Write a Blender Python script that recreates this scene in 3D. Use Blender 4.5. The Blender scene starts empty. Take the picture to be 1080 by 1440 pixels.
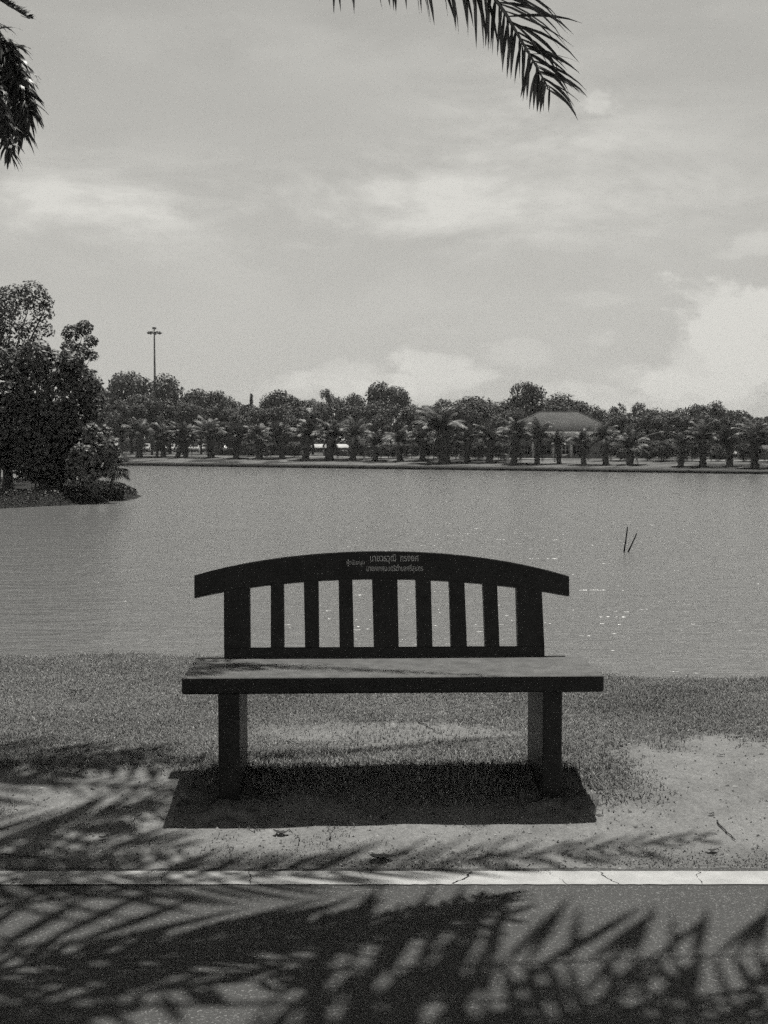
import bpy, bmesh, math, random
import numpy as np
from mathutils import Vector, Matrix

# ------------------------------------------------------------------ camera, sky, sun, exposure
S = bpy.context.scene
C = S.collection
R = math.radians
CAM_H, FPX, PITCH = 1.38, 1778.0, R(3.155)
cam = bpy.data.cameras.new("camera")
cam.sensor_fit = 'HORIZONTAL'; cam.sensor_width = 36.0; cam.lens = FPX / 1080 * 36
cam.clip_start = 0.05; cam.clip_end = 4000
co = bpy.data.objects.new("camera", cam); C.objects.link(co)
co.location = (0, 0, CAM_H); co.rotation_euler = (R(90) - PITCH, 0, 0)
S.camera = co

SUN_VEC = Vector((0.098, 0.294, 1.0)).normalized()      # towards the sun
SUN_EL = math.asin(SUN_VEC.z); SUN_AZ = math.atan2(SUN_VEC.x, SUN_VEC.y)
TINT = (1.0, 0.985, 0.925)
S.view_settings.view_transform = 'Standard'; S.view_settings.look = 'None'
S.view_settings.exposure = 0.0; S.view_settings.gamma = 1.0
S.cycles.use_denoising = False
S.cycles.use_adaptive_sampling = True; S.cycles.adaptive_threshold = .045; S.cycles.adaptive_min_samples = 12
S.cycles.max_bounces = 6; S.cycles.diffuse_bounces = 3; S.cycles.glossy_bounces = 3
S.cycles.transparent_max_bounces = 8

W = bpy.data.worlds.new("World"); S.world = W; W.use_nodes = True
def build_world():
    nt = W.node_tree; nt.nodes.clear(); N = nt.nodes.new; L = nt.links.new
    def math_(op, a, b=None, c=None):
        n = N('ShaderNodeMath'); n.operation = op
        for i, v in enumerate((a, b, c)):
            if v is None: continue
            if isinstance(v, (int, float)): n.inputs[i].default_value = v
            else: L(v, n.inputs[i])
        return n.outputs[0]
    out = N('ShaderNodeOutputWorld'); bg = N('ShaderNodeBackground'); bg.inputs['Strength'].default_value = 0.10
    sky = N('ShaderNodeTexSky'); sky.sky_type = 'NISHITA'; sky.sun_disc = False
    sky.sun_elevation = SUN_EL; sky.sun_rotation = SUN_AZ
    sky.air_density = 1.0; sky.dust_density = .4; sky.ozone_density = 1.0
    sep = N('ShaderNodeSeparateColor'); L(sky.outputs[0], sep.inputs[0])
    # black-and-white film behind an orange filter: mostly the red record of the sky
    bw = math_('ADD', math_('MULTIPLY', sep.outputs[0], SKY_R), math_('MULTIPLY', sep.outputs[1], SKY_G))
    bw = math_('MINIMUM', bw, .6)  # cap keeps the unseen sky overhead dark, for deeper shadows
    tc = N('ShaderNodeTexCoord'); sx = N('ShaderNodeSeparateXYZ'); L(tc.outputs['Generated'], sx.inputs[0])
    X, Y, Z = sx.outputs
    az = math_('ARCTAN2', X, Y); el = math_('ARCSINE', Z)
    def noise(sx_, sy_, seed, detail=6.0, rough=0.55, dist=0.3):
        cb = N('ShaderNodeCombineXYZ'); L(math_('MULTIPLY', az, sx_), cb.inputs[0]); L(math_('MULTIPLY', el, sy_), cb.inputs[1])
        cb.inputs[2].default_value = seed
        n = N('ShaderNodeTexNoise'); n.inputs['Scale'].default_value = 1.0; n.inputs['Detail'].default_value = detail
        n.inputs['Roughness'].default_value = rough; n.inputs['Distortion'].default_value = dist
        L(cb.outputs[0], n.inputs['Vector']); return n.outputs[0]
    def ramp(v, lo, hi):
        m = N('ShaderNodeMapRange'); m.interpolation_type = 'SMOOTHSTEP'
        m.inputs[1].default_value = lo; m.inputs[2].default_value = hi; L(v, m.inputs[0]); return m.outputs[0]
    def blob(px, py, rx, ry):            # soft elliptical patch of the sky, pixel sizes turned into angles
        a0 = math.atan((px - 540) / FPX); e0 = math.atan((720 - py) / FPX) - PITCH
        dx = math_('DIVIDE', math_('SUBTRACT', az, a0), rx / FPX); dy = math_('DIVIDE', math_('SUBTRACT', el, e0), ry / FPX)
        r2 = math_('ADD', math_('MULTIPLY', dx, dx), math_('MULTIPLY', dy, dy))
        return math_('EXPONENT', math_('MULTIPLY', r2, -1.0))
    fine = noise(26, 40, 1.3, 8, 0.6); wisp = noise(6, 17, 4.1, 9, 0.62, 0.25); puff = noise(17, 26, 9.2, 10, 0.6, 0.2)
    # bright humid air low over the lake; unseen sky above darkened to deepen shadows
    low = math_('MULTIPLY_ADD', el, -3.9, HAZE0)
    hf = math_('SUBTRACT', 1.0, ramp(el, R(19), R(30)))
    hm = N('ShaderNodeMix'); hm.data_type = 'FLOAT'; L(hf, hm.inputs[0]); L(bw, hm.inputs[2]); L(low, hm.inputs[3]); bw = hm.outputs[0]
    tot = None
    def add(t, v): return v if t is None else math_('ADD', t, v)
    for px, py, rx, ry, k in ((620, 290, 560, 62, .95), (250, 318, 360, 48, .7), (60, 270, 180, 60, .5), (520, 255, 130, 30, .45), (720, 185, 160, 55, .55), (860, 170, 240, 70, .35), (380, 60, 300, 60, .25), (860, 60, 300, 90, .2), (600, 420, 500, 70, .2)):
        m = math_('MULTIPLY', blob(px, py, rx, ry), ramp(wisp, .34, .66)); tot = add(tot, math_('MULTIPLY', m, k))
    for px, py, rx, ry, k in ((1050, 440, 100, 46, 1.0), (1000, 515, 160, 46, .8), (1075, 480, 100, 80, .7), (630, 528, 90, 36, .9), (500, 532, 80, 28, .6), (400, 545, 90, 22, .4), (800, 560, 120, 26, .5), (1000, 565, 120, 30, .6), (830, 150, 42, 28, .6), (720, 500, 60, 24, .35), (880, 530, 80, 26, .45), (1070, 360, 70, 22, .4), (850, 425, 50, 14, .25)):
        d = math_('ADD', blob(px, py, rx * 1.15, ry * 1.15), math_('MULTIPLY', math_('SUBTRACT', puff, .5), 2.4))
        m = math_('MULTIPLY', ramp(d, .40, .78), blob(px, py, rx * 1.7, ry * 1.7)); tot = add(tot, math_('MULTIPLY', m, k))
    tot = math_('MULTIPLY', tot, math_('ADD', .30, math_('ADD', math_('MULTIPLY', fine, .7), math_('MULTIPLY', puff, .65))))
    # a gentle veil over the whole vault so the sky is never one clean gradient
    veil = math_('MULTIPLY', ramp(noise(3, 6, 2.2, 8, .6), .3, .8), .10)
    tot = math_('MINIMUM', math_('ADD', tot, veil), 1.0)
    mix = N('ShaderNodeMix'); mix.data_type = 'FLOAT'
    L(tot, mix.inputs[0]); L(bw, mix.inputs[2]); mix.inputs[3].default_value = CLOUD
    comb = N('ShaderNodeCombineColor')
    for i in range(3): L(math_('MULTIPLY', mix.outputs[0], TINT[i]), comb.inputs[i])
    L(comb.outputs[0], bg.inputs['Color']); L(bg.outputs[0], out.inputs[0])
SKY_R, SKY_G, CLOUD, HAZE0 = .25, 0.0, 6.9, 5.5
build_world()

sl = bpy.data.lights.new("sun", 'SUN'); sl.energy = 3.9; sl.angle = R(0.53); sl.color = TINT
so = bpy.data.objects.new("sun", sl); C.objects.link(so)
so.rotation_euler = SUN_VEC.to_track_quat('Z', 'Y').to_euler(); so.location = (0, 0, 30)

# ------------------------------------------------------------------ helpers
rng = np.random.default_rng(7)
def ray(px, py):
    cx, cy = (px - 540) / FPX, (720 - py) / FPX
    return np.array([cx, math.cos(PITCH) + cy * math.sin(PITCH), -math.sin(PITCH) + cy * math.cos(PITCH)])
EYE = np.array([0, 0, CAM_H])
def at(px, py, Y):                       # the point of the place seen at this pixel, Y metres ahead
    d = ray(px, py); return EYE + d * (Y / d[1])
def on_z(px, py, z):
    d = ray(px, py); return EYE + d * ((z - CAM_H) / d[2])
def tag(o, label=None, cat=None, group=None, kind=None):
    if label: o['label'] = label
    if cat: o['category'] = cat
    if group: o['group'] = group
    if kind: o['kind'] = kind
    return o
def empty(name, loc, rz=0, label=None, cat=None, group=None):
    o = bpy.data.objects.new(name, None); C.objects.link(o)
    o.location = loc; o.rotation_euler = (0, 0, rz); o.empty_display_size = .2
    return tag(o, label, cat, group)
def make_mesh(name, parts, mat, smooth=False, tone=None, attrs=None):
    Vs, loops, starts, nv, nl = [], [], [], 0, 0
    for V, F in parts:
        V = np.asarray(V, np.float32); F = np.asarray(F, np.int32)
        Vs.append(V); loops.append((F + nv).ravel()); starts.append(nl + np.arange(len(F)) * F.shape[1])
        nv += len(V); nl += F.size
    V = np.concatenate(Vs); lp = np.concatenate(loops); st = np.concatenate(starts)
    me = bpy.data.meshes.new(name)
    me.vertices.add(len(V)); me.vertices.foreach_set('co', V.ravel())
    me.loops.add(len(lp)); me.loops.foreach_set('vertex_index', lp.astype(np.int32))
    me.polygons.add(len(st)); me.polygons.foreach_set('loop_start', st.astype(np.int32))
    if smooth: me.polygons.foreach_set('use_smooth', np.ones(len(st), bool))
    for k, a in (attrs or {}).items():
        at_ = me.attributes.new(k, 'FLOAT', 'POINT'); at_.data.foreach_set('value', np.asarray(a, np.float32))
    me.update(calc_edges=True); me.validate()
    if mat: me.materials.append(mat)
    return me
def build(name, parts, mat, parent=None, smooth=False, attrs=None):
    o = bpy.data.objects.new(name, make_mesh(name, parts, mat, smooth, attrs=attrs)); C.objects.link(o)
    if parent: o.parent = parent
    return o
def from_bm(name, bm, mat, parent=None, smooth=False):
    me = bpy.data.meshes.new(name); bm.to_mesh(me); bm.free()
    if smooth:
        for p in me.polygons: p.use_smooth = True
    me.materials.append(mat); o = bpy.data.objects.new(name, me); C.objects.link(o)
    if parent: o.parent = parent
    return o
def copy_tree(o, parent=None):
    c = o.copy(); C.objects.link(c)
    if parent: c.parent = parent
    for ch in list(o.children): copy_tree(ch, c)
    return c
def box(x0, x1, y0, y1, z0, z1):
    V = [(x, y, z) for z in (z0, z1) for y in (y0, y1) for x in (x0, x1)]
    return np.array(V, float), np.array([(0, 2, 3, 1), (4, 5, 7, 6), (0, 1, 5, 4), (2, 6, 7, 3), (0, 4, 6, 2), (1, 3, 7, 5)])
def tube(P, rad, n=7, cap=True):
    P = np.asarray(P, float); rad = np.broadcast_to(np.asarray(rad, float), (len(P),))
    T = np.gradient(P, axis=0); T /= np.linalg.norm(T, axis=1)[:, None] + 1e-9
    ref = np.array([0.3, 0.9, 0.2]) if abs(T[0] @ np.array([0.3, .9, .2])) < .9 else np.array([1., 0, 0])
    A = np.cross(T, ref); A /= np.linalg.norm(A, axis=1)[:, None]; B = np.cross(T, A)
    th = np.arange(n) / n * 2 * np.pi
    V = (P[:, None] + rad[:, None, None] * (np.cos(th)[None, :, None] * A[:, None] + np.sin(th)[None, :, None] * B[:, None])).reshape(-1, 3)
    F = [(i * n + j, i * n + (j + 1) % n, (i + 1) * n + (j + 1) % n, (i + 1) * n + j) for i in range(len(P) - 1) for j in range(n)]
    return V, np.array(F)
def bevel_box(sx, sy, sz, r, seg=2, jitter=0):
    bm = bmesh.new(); bmesh.ops.create_cube(bm, size=1)
    for v in bm.verts: v.co = Vector((v.co.x * sx, v.co.y * sy, v.co.z * sz))
    bmesh.ops.bevel(bm, geom=bm.edges[:] + bm.verts[:], offset=r, segments=seg, affect='EDGES', profile=.5)
    return bm
def vnoise(x, y, f, seed=0):
    x = np.asarray(x, float) * f + seed * 17.31; y = np.asarray(y, float) * f + seed * 5.77
    xi, yi = np.floor(x).astype(np.int64), np.floor(y).astype(np.int64); fx, fy = x - xi, y - yi
    fx = fx * fx * (3 - 2 * fx); fy = fy * fy * (3 - 2 * fy)
    def h(a, b):
        n = (a * 374761393 + b * 668265263 + seed * 974711) & 0x7fffffff
        n = ((n ^ (n >> 13)) * 1274126177) & 0x7fffffff
        return ((n ^ (n >> 16)) & 0xffff) / 65535.0
    return (h(xi, yi) * (1 - fx) + h(xi + 1, yi) * fx) * (1 - fy) + (h(xi, yi + 1) * (1 - fx) + h(xi + 1, yi + 1) * fx) * fy
def fbm(x, y, f, seed=0, o=4):
    s, a, t = 0, 1, 0
    for k in range(o):
        s = s + a * vnoise(x, y, f * 2 ** k, seed + k); t += a; a *= .5
    return s / t
def sstep(v, a, b):
    t = np.clip((v - a) / (b - a), 0, 1); return t * t * (3 - 2 * t)

# ------------------------------------------------------------------ materials (all grey: the place is shown in black and white)
def mat(name, base, rough=.7, var=.25, vscale=8, bump=0, bscale=40, spec=.5, detail=5, attr=None, trans=0):
    m = bpy.data.materials.new(name); m.use_nodes = True; nt = m.node_tree; b = nt.nodes['Principled BSDF']
    N, L = nt.nodes.new, nt.links.new
    b.inputs['Roughness'].default_value = rough; b.inputs['Specular IOR Level'].default_value = spec
    tc = N('ShaderNodeTexCoord')
    n = N('ShaderNodeTexNoise'); n.inputs['Scale'].default_value = vscale; n.inputs['Detail'].default_value = detail
    n.inputs['Roughness'].default_value = .65; L(tc.outputs['Object'], n.inputs['Vector'])
    mr = N('ShaderNodeMapRange'); mr.inputs[1].default_value = .25; mr.inputs[2].default_value = .75
    mr.inputs[3].default_value = base * (1 - var); mr.inputs[4].default_value = base * (1 + var); L(n.outputs[0], mr.inputs[0])
    val = mr.outputs[0]
    if attr:
        a = N('ShaderNodeAttribute'); a.attribute_name = attr
        mm = N('ShaderNodeMath'); mm.operation = 'MULTIPLY'; L(val, mm.inputs[0]); L(a.outputs['Fac'], mm.inputs[1]); val = mm.outputs[0]
    L(val, b.inputs['Base Color'])
    if bump:
        n2 = N('ShaderNodeTexNoise'); n2.inputs['Scale'].default_value = bscale; n2.inputs['Detail'].default_value = 6; L(tc.outputs['Object'], n2.inputs['Vector'])
        bp = N('ShaderNodeBump'); bp.inputs['Strength'].default_value = bump; bp.inputs['Distance'].default_value = .01
        L(n2.outputs[0], bp.inputs['Height']); L(bp.outputs[0], b.inputs['Normal'])
    if trans:
        tr = N('ShaderNodeBsdfTranslucent'); L(val, tr.inputs['Color'])
        mx = N('ShaderNodeMixShader'); mx.inputs[0].default_value = trans
        L(b.outputs[0], mx.inputs[1]); L(tr.outputs[0], mx.inputs[2])
        L(mx.outputs[0], nt.nodes['Material Output'].inputs[0])
    return m
M = {}
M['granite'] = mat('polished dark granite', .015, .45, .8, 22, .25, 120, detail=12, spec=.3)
M['granite_top'] = mat('paler granite', .14, .6, .45, 14, .12, 160, detail=12, spec=.3)
M['letter'] = mat('engraved lettering', .42, .6, .2, 60)
M['concrete'] = mat('footing concrete', .13, .95, .5, 22, 1.0, 45)
M['paint'] = mat('road paint', .50, .8, .22, 9, .25, 140)
M['leaf_near'] = mat('palm leaflet', .070, .42, .35, 7, trans=.22, attr='tone')
M['rachis'] = mat('palm rachis', .12, .6, .3, 12)
M['bark'] = mat('bark', .09, .9, .35, 5, .6, 20)
M['leaf_isle'] = mat('island foliage', .060, .5, .3, .9, attr='tone', trans=.12)
M['leaf_far'] = mat('far foliage', .085, .6, .3, .25, attr='tone', trans=.12)
M['palm_far'] = mat('far palm fronds', .10, .5, .3, .6, attr='tone', trans=.12)
M['blade'] = mat('grass blade', .26, .6, .3, 1.3, attr='tone', trans=.2)
M['litter'] = mat('ground litter', .16, .8, .3, 30, attr='tone')
M['dead_leaf'] = mat('dead leaf', .055, .8, .4, 30)
M['wood'] = mat('weathered stick', .03, .8, .3, 10)
M['rooftile'] = mat('roof tiles', .085, .85, .25, 1.2)
M['wall'] = mat('painted wall', .26, .85, .15, .6)
M['glass'] = mat('dark window glass', .02, .1, .2, 1)
M['white'] = mat('white coated metal', .72, .5, .08, .5)
M['carpaint'] = mat('white car paint', .70, .3, .05, .5)
M['rubber'] = mat('rubber', .025, .85, .2, 5)
M['steel'] = mat('galvanised steel', .10, .5, .2, 1)

def ground_material():
    m = bpy.data.materials.new('ground'); m.use_nodes = True; nt = m.node_tree; b = nt.nodes['Principled BSDF']
    N, L = nt.nodes.new, nt.links.new
    b.inputs['Roughness'].default_value = .95; b.inputs['Specular IOR Level'].default_value = .15
    tc = N('ShaderNodeTexCoord')
    def nz(scale, det=6, rough=.6):
        n = N('ShaderNodeTexNoise'); n.inputs['Scale'].default_value = scale; n.inputs['Detail'].default_value = det
        n.inputs['Roughness'].default_value = rough; L(tc.outputs['Object'], n.inputs['Vector']); return n.outputs[0]
    def mr(v, a, b_, c, d):
        r = N('ShaderNodeMapRange'); L(v, r.inputs[0])
        for i, q in enumerate((a, b_, c, d)): r.inputs[i + 1].default_value = q
        return r.outputs[0]
    def mul(a, b_):
        q = N('ShaderNodeMath'); q.operation = 'MULTIPLY'; L(a, q.inputs[0]); L(b_, q.inputs[1]); return q.outputs[0]
    sand = mul(mr(nz(5), .3, .7, .22, .32), mul(mr(nz(160, 4), .3, .7, .72, 1.25), mr(nz(45, 3), .35, .65, .85, 1.1)))
    grass = mul(mr(nz(2.2), .3, .7, .13, .19), mr(nz(90, 5, .7), .3, .7, .55, 1.35))
    ga = N('ShaderNodeAttribute'); ga.attribute_name = 'grass'
    da = N('ShaderNodeAttribute'); da.attribute_name = 'soil_shade'
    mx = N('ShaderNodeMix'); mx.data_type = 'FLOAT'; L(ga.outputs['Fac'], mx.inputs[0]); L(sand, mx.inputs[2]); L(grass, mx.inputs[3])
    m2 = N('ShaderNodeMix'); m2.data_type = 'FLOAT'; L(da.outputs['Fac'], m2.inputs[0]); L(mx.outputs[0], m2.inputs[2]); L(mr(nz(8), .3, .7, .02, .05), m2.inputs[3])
    L(m2.outputs[0], b.inputs['Base Color'])
    bp = N('ShaderNodeBump'); bp.inputs['Strength'].default_value = .6; bp.inputs['Distance'].default_value = .0016
    ad = N('ShaderNodeMath'); ad.operation = 'ADD'; L(nz(55, 6, .7), ad.inputs[0]); L(nz(220, 3), ad.inputs[1]); L(ad.outputs[0], bp.inputs['Height'])
    L(bp.outputs[0], b.inputs['Normal']); return m
M['ground'] = ground_material()

def asphalt_material():
    m = bpy.data.materials.new('asphalt'); m.use_nodes = True; nt = m.node_tree; b = nt.nodes['Principled BSDF']
    N, L = nt.nodes.new, nt.links.new; tc = N('ShaderNodeTexCoord')
    b.inputs['Roughness'].default_value = .85; b.inputs['Specular IOR Level'].default_value = .3
    v = N('ShaderNodeTexVoronoi'); v.inputs['Scale'].default_value = 230; L(tc.outputs['Object'], v.inputs['Vector'])
    sepc = N('ShaderNodeSeparateColor'); L(v.outputs['Color'], sepc.inputs[0])
    pw = N('ShaderNodeMath'); pw.operation = 'POWER'; L(sepc.outputs[0], pw.inputs[0]); pw.inputs[1].default_value = 12
    n = N('ShaderNodeTexNoise'); n.inputs['Scale'].default_value = 3; n.inputs['Detail'].default_value = 8; n.inputs['Roughness'].default_value = .7; L(tc.outputs['Object'], n.inputs['Vector'])
    r = N('ShaderNodeMapRange'); L(n.outputs[0], r.inputs[0]); r.inputs[1].default_value = .25; r.inputs[2].default_value = .75; r.inputs[3].default_value = .075; r.inputs[4].default_value = .11
    ma = N('ShaderNodeMath'); ma.operation = 'MULTIPLY_ADD'; L(pw.outputs[0], ma.inputs[0]); ma.inputs[1].default_value = .2; L(r.outputs[0], ma.inputs[2])
    L(ma.outputs[0], b.inputs['Base Color'])
    bp = N('ShaderNodeBump'); bp.inputs['Strength'].default_value = .6; bp.inputs['Distance'].default_value = .004
    L(v.outputs['Distance'], bp.inputs['Height']); L(bp.outputs[0], b.inputs['Normal']); return m
M['asphalt'] = asphalt_material()

def water_material():
    m = bpy.data.materials.new('lake water'); m.use_nodes = True; nt = m.node_tree; b = nt.nodes['Principled BSDF']
    N, L = nt.nodes.new, nt.links.new; tc = N('ShaderNodeTexCoord')
    b.inputs['Base Color'].default_value = (.185, .185, .185, 1); b.inputs['Roughness'].default_value = .19
    b.inputs['IOR'].default_value = 1.333
    def nz(sx, sy, det, rough, dist=0, rot=0):
        mp = N('ShaderNodeMapping'); mp.inputs['Scale'].default_value = (sx, sy, 1); mp.inputs['Rotation'].default_value = (0, 0, rot)
        L(tc.outputs['Object'], mp.inputs['Vector'])
        n = N('ShaderNodeTexNoise'); n.inputs['Scale'].default_value = 1; n.inputs['Detail'].default_value = det
        n.inputs['Roughness'].default_value = rough; n.inputs['Distortion'].default_value = dist; L(mp.outputs[0], n.inputs['Vector']); return n.outputs[0]
    def ma(op, a, b_):
        q = N('ShaderNodeMath'); q.operation = op
        for i, v in enumerate((a, b_)):
            if isinstance(v, (int, float)): q.inputs[i].default_value = v
            else: L(v, q.inputs[i])
        return q.outputs[0]
    h = ma('ADD', ma('MULTIPLY', nz(.7, 2.3, 2, .5, .6, R(6)), 1.05), ma('ADD', ma('MULTIPLY', nz(2.2, 6.5, 3, .6, .3, R(-8)), .55), ma('MULTIPLY', nz(8, 16, 2, .5), .05)))
    gust = nz(.05, .12, 3, .5)
    h = ma('MULTIPLY', h, ma('ADD', .55, ma('MULTIPLY', gust, .9)))
    bp = N('ShaderNodeBump'); bp.inputs['Strength'].default_value = 1.0; bp.inputs['Distance'].default_value = .10
    L(h, bp.inputs['Height']); L(bp.outputs[0], b.inputs['Normal']); return m
M['water'] = water_material()

# ------------------------------------------------------------------ terrain
WATER = -0.75
def shore_s(x, y): return (x + 22) * .543 + (y - 115) * .84          # metres behind the far shoreline
def crest_y(x): return 7.26 - .43 * np.tanh(x / .9)
def isle_r(x, y):                                                     # <1 on the little island
    dx, dy = (x + 19.6) / 10.0, (y - 47.6) / 10.4
    return np.sqrt(dx * dx + dy * dy) + .05 * (vnoise(x, y, .6, 3) - .5)
def terrain(x, y):
    x, y = np.broadcast_arrays(np.asarray(x, float), np.asarray(y, float))
    d = y - crest_y(x)
    z = np.interp(y, [-1e4, 4.03, 4.06, 4.3, 4.45, 4.8, 5.2, 6.6, 8], [-.007, -.007, .005, .04, .062, .125, .15, .125, .10])
    z = z + .03 * (fbm(x, y, 1.1, 11) - .5) * sstep(y, 4.05, 4.4) + .012 * (fbm(x, y, 9, 12) - .5) * sstep(y, 4.02, 4.1)
    z = np.where(d > -.25, z + np.interp(d, [-.25, 0, .3, 1.6, 5, 1e5], [0, -.03, -.22, -1.05, -1.9, -2.1]), z)
    s = shore_s(x, y)
    far = np.interp(s, [-40, -4, 0, .35, 3, 9, 14, 60, 110, 1e5], [-1.95, -1.4, WATER, -.50, -.37, -.06, .0, -.25, -.5, -.5]) \
        + .10 * (fbm(x, y, .35, 21) - .5) * sstep(s, .3, 2)
    z = np.where(y > 30, np.maximum(z, far), z)
    r = isle_r(x, y)
    isl = np.interp(r, [0, .86, .95, 1.02, 1.4, 99], [-.28, -.36, -.42, -.80, -1.9, -3]) + .08 * (fbm(x, y, .9, 31) - .5)
    return np.where((y > 30) & (y < 70), np.maximum(z, isl), z)
def grass_mask(x, y):
    n = fbm(x, y, 1.6, 41) - .5; n2 = fbm(x, y, 6, 45) - .5
    yy = y + 1.1 * n * .6 + .35 * n2
    left = sstep(-x, .5, 1.1)
    g = sstep(yy, 4.42 + .20 * left, 4.82 + .30 * left)
    p1 = sstep(1 - np.sqrt(((x - 1.95) / 1.3) ** 2 + ((y - 4.66) / .84) ** 2) + .5 * n + .5 * n2, -.08, .34)
    p2 = sstep(1 - np.sqrt(((x - .08) / .62) ** 2 + ((y - 5.33) / .26) ** 2) + .5 * n + .4 * n2, -.05, .4)
    g = g * (1 - .93 * p1) * (1 - .7 * p2)
    tuft = sstep(1 - np.sqrt(((x - .80) / .36) ** 2 + ((y - 4.72) / .38) ** 2) + .7 * n2 + .5 * n, -.1, .9)      # tufts right of the right leg
    edge = sstep(y, 4.03, 4.05) * (1 - sstep(y + .18 * n2, 4.1, 4.19)) * (.25 + .5 * sstep(fbm(x, y, 2.2, 51), .40, .60))
    legs = np.exp(-(((x + .60) / .20) ** 2 + ((y - 4.68) / .20) ** 2)) + np.exp(-(((x - .66) / .17) ** 2 + ((y - 4.66) / .20) ** 2))
    g = np.maximum(g, sstep(legs + 1.2 * n2, .25, .9))
    g = np.maximum(g, .42 * sstep(fbm(x, y, 7, 58), .56, .74) * sstep(y, 4.06, 4.12) * sstep(1.15 - x, 0, .4))      # thin tufts in the worn dirt
    g = np.maximum(g, np.maximum(edge, .7 * tuft))
    return np.clip(g * (.72 + .6 * (fbm(x, y, 4, 47))), 0, 1)
def geo(a, b, first, f=1.25):
    out, v, st = [], a, first
    while v < b: out.append(v); v += st; st *= f
    return out + [b]
xs = np.array(sorted(set([-v for v in geo(44, 900, 1.5)] + list(np.arange(-44, -3.2, .45)) + list(np.arange(-3.2, 3.2, .026)) + list(np.arange(3.2, 62, .9)) + geo(62, 900, 2))))
ys = np.array(sorted(set(list(np.arange(-30, 3.9, 2.0)) + list(np.arange(3.9, 8.9, .022)) + list(np.arange(8.9, 36, .9)) + list(np.arange(36, 60, .3)) + list(np.arange(60, 150, .7)) + geo(150, 1500, 2))))
GX, GY = np.meshgrid(xs, ys); GZ = terrain(GX, GY)
nx, ny = len(xs), len(ys)
idx = np.arange(nx * ny).reshape(ny, nx)
GF = np.stack([idx[:-1, :-1], idx[:-1, 1:], idx[1:, 1:], idx[1:, :-1]], -1).reshape(-1, 4)
ss = shore_s(GX, GY); ri = isle_r(GX, GY)
gm = np.where(GY < 30, grass_mask(GX, GY), np.clip(.85 + .9 * (fbm(GX, GY, .22, 61) - .5) - .5 * sstep(fbm(GX, GY, .5, 66), .55, .7), 0, 1))
soil_shade = np.where(GY > 30, np.maximum(np.maximum((1 - sstep(ss, .3, 1.1)) * (GZ > -1.2), .85 * sstep(fbm(GX, GY, .45, 69), .42, .56)), (ri < 1.15) * sstep(ri, .78, .86)), 0)  # noise patches paint palm shade onto the far bank; the rest is soil
soil_shade = np.maximum(soil_shade, np.where(GY < 30, sstep(GY - crest_y(GX), .35, .8), 0))
ground = build('ground', [(np.stack([GX, GY, GZ], -1).reshape(-1, 3), GF)], M['ground'], smooth=True, attrs={'grass': gm.ravel(), 'soil_shade': soil_shade.ravel()})
tag(ground, 'sandy lakeside ground with patchy grass, running under the lake to the far bank', 'ground', kind='structure')

def grid_sheet(name, x0, x1, y0, y1, n, m, zf, material):
    X, Y = np.meshgrid(np.linspace(x0, x1, n), np.linspace(y0, y1, m)); i = np.arange(n * m).reshape(m, n)
    return build(name, [(np.stack([X, Y, zf(X, Y)], -1).reshape(-1, 3), np.stack([i[:-1, :-1], i[:-1, 1:], i[1:, 1:], i[1:, :-1]], -1).reshape(-1, 4))], material, smooth=True)
water = grid_sheet('water', -300, 300, 7.5, 420, 2, 2, lambda X, Y: X * 0 + WATER, M['water'])
tag(water, 'rippled grey lake water stretching to the far bank', 'lake', kind='structure')
# road with a slightly ragged edge
xr = np.concatenate([np.linspace(-40, -3, 40), np.arange(-2.98, 3, .02), np.linspace(3, 40, 40)])
er = 4.035 + .022 * (fbm(xr, xr * 0, 5, 71) - .5) + .015 * (vnoise(xr, xr * 0, 28, 75) - .5)
RV = np.concatenate([np.stack([xr, xr * 0 - 4.0, xr * 0], 1), np.stack([xr, er, xr * 0], 1), np.stack([xr, er + .01, xr * 0 - .03], 1)])
k = len(xr); i = np.arange(k - 1)
road = build('road', [(RV, np.concatenate([np.stack([i, i + 1, i + 1 + k, i + k], 1), np.stack([i + k, i + k + 1, i + k + 1 + 2 * k - k, i + 2 * k], 1)]))], M['asphalt'])
tag(road, 'dark asphalt path in the foreground under palm shadows', 'road', kind='structure')
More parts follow.
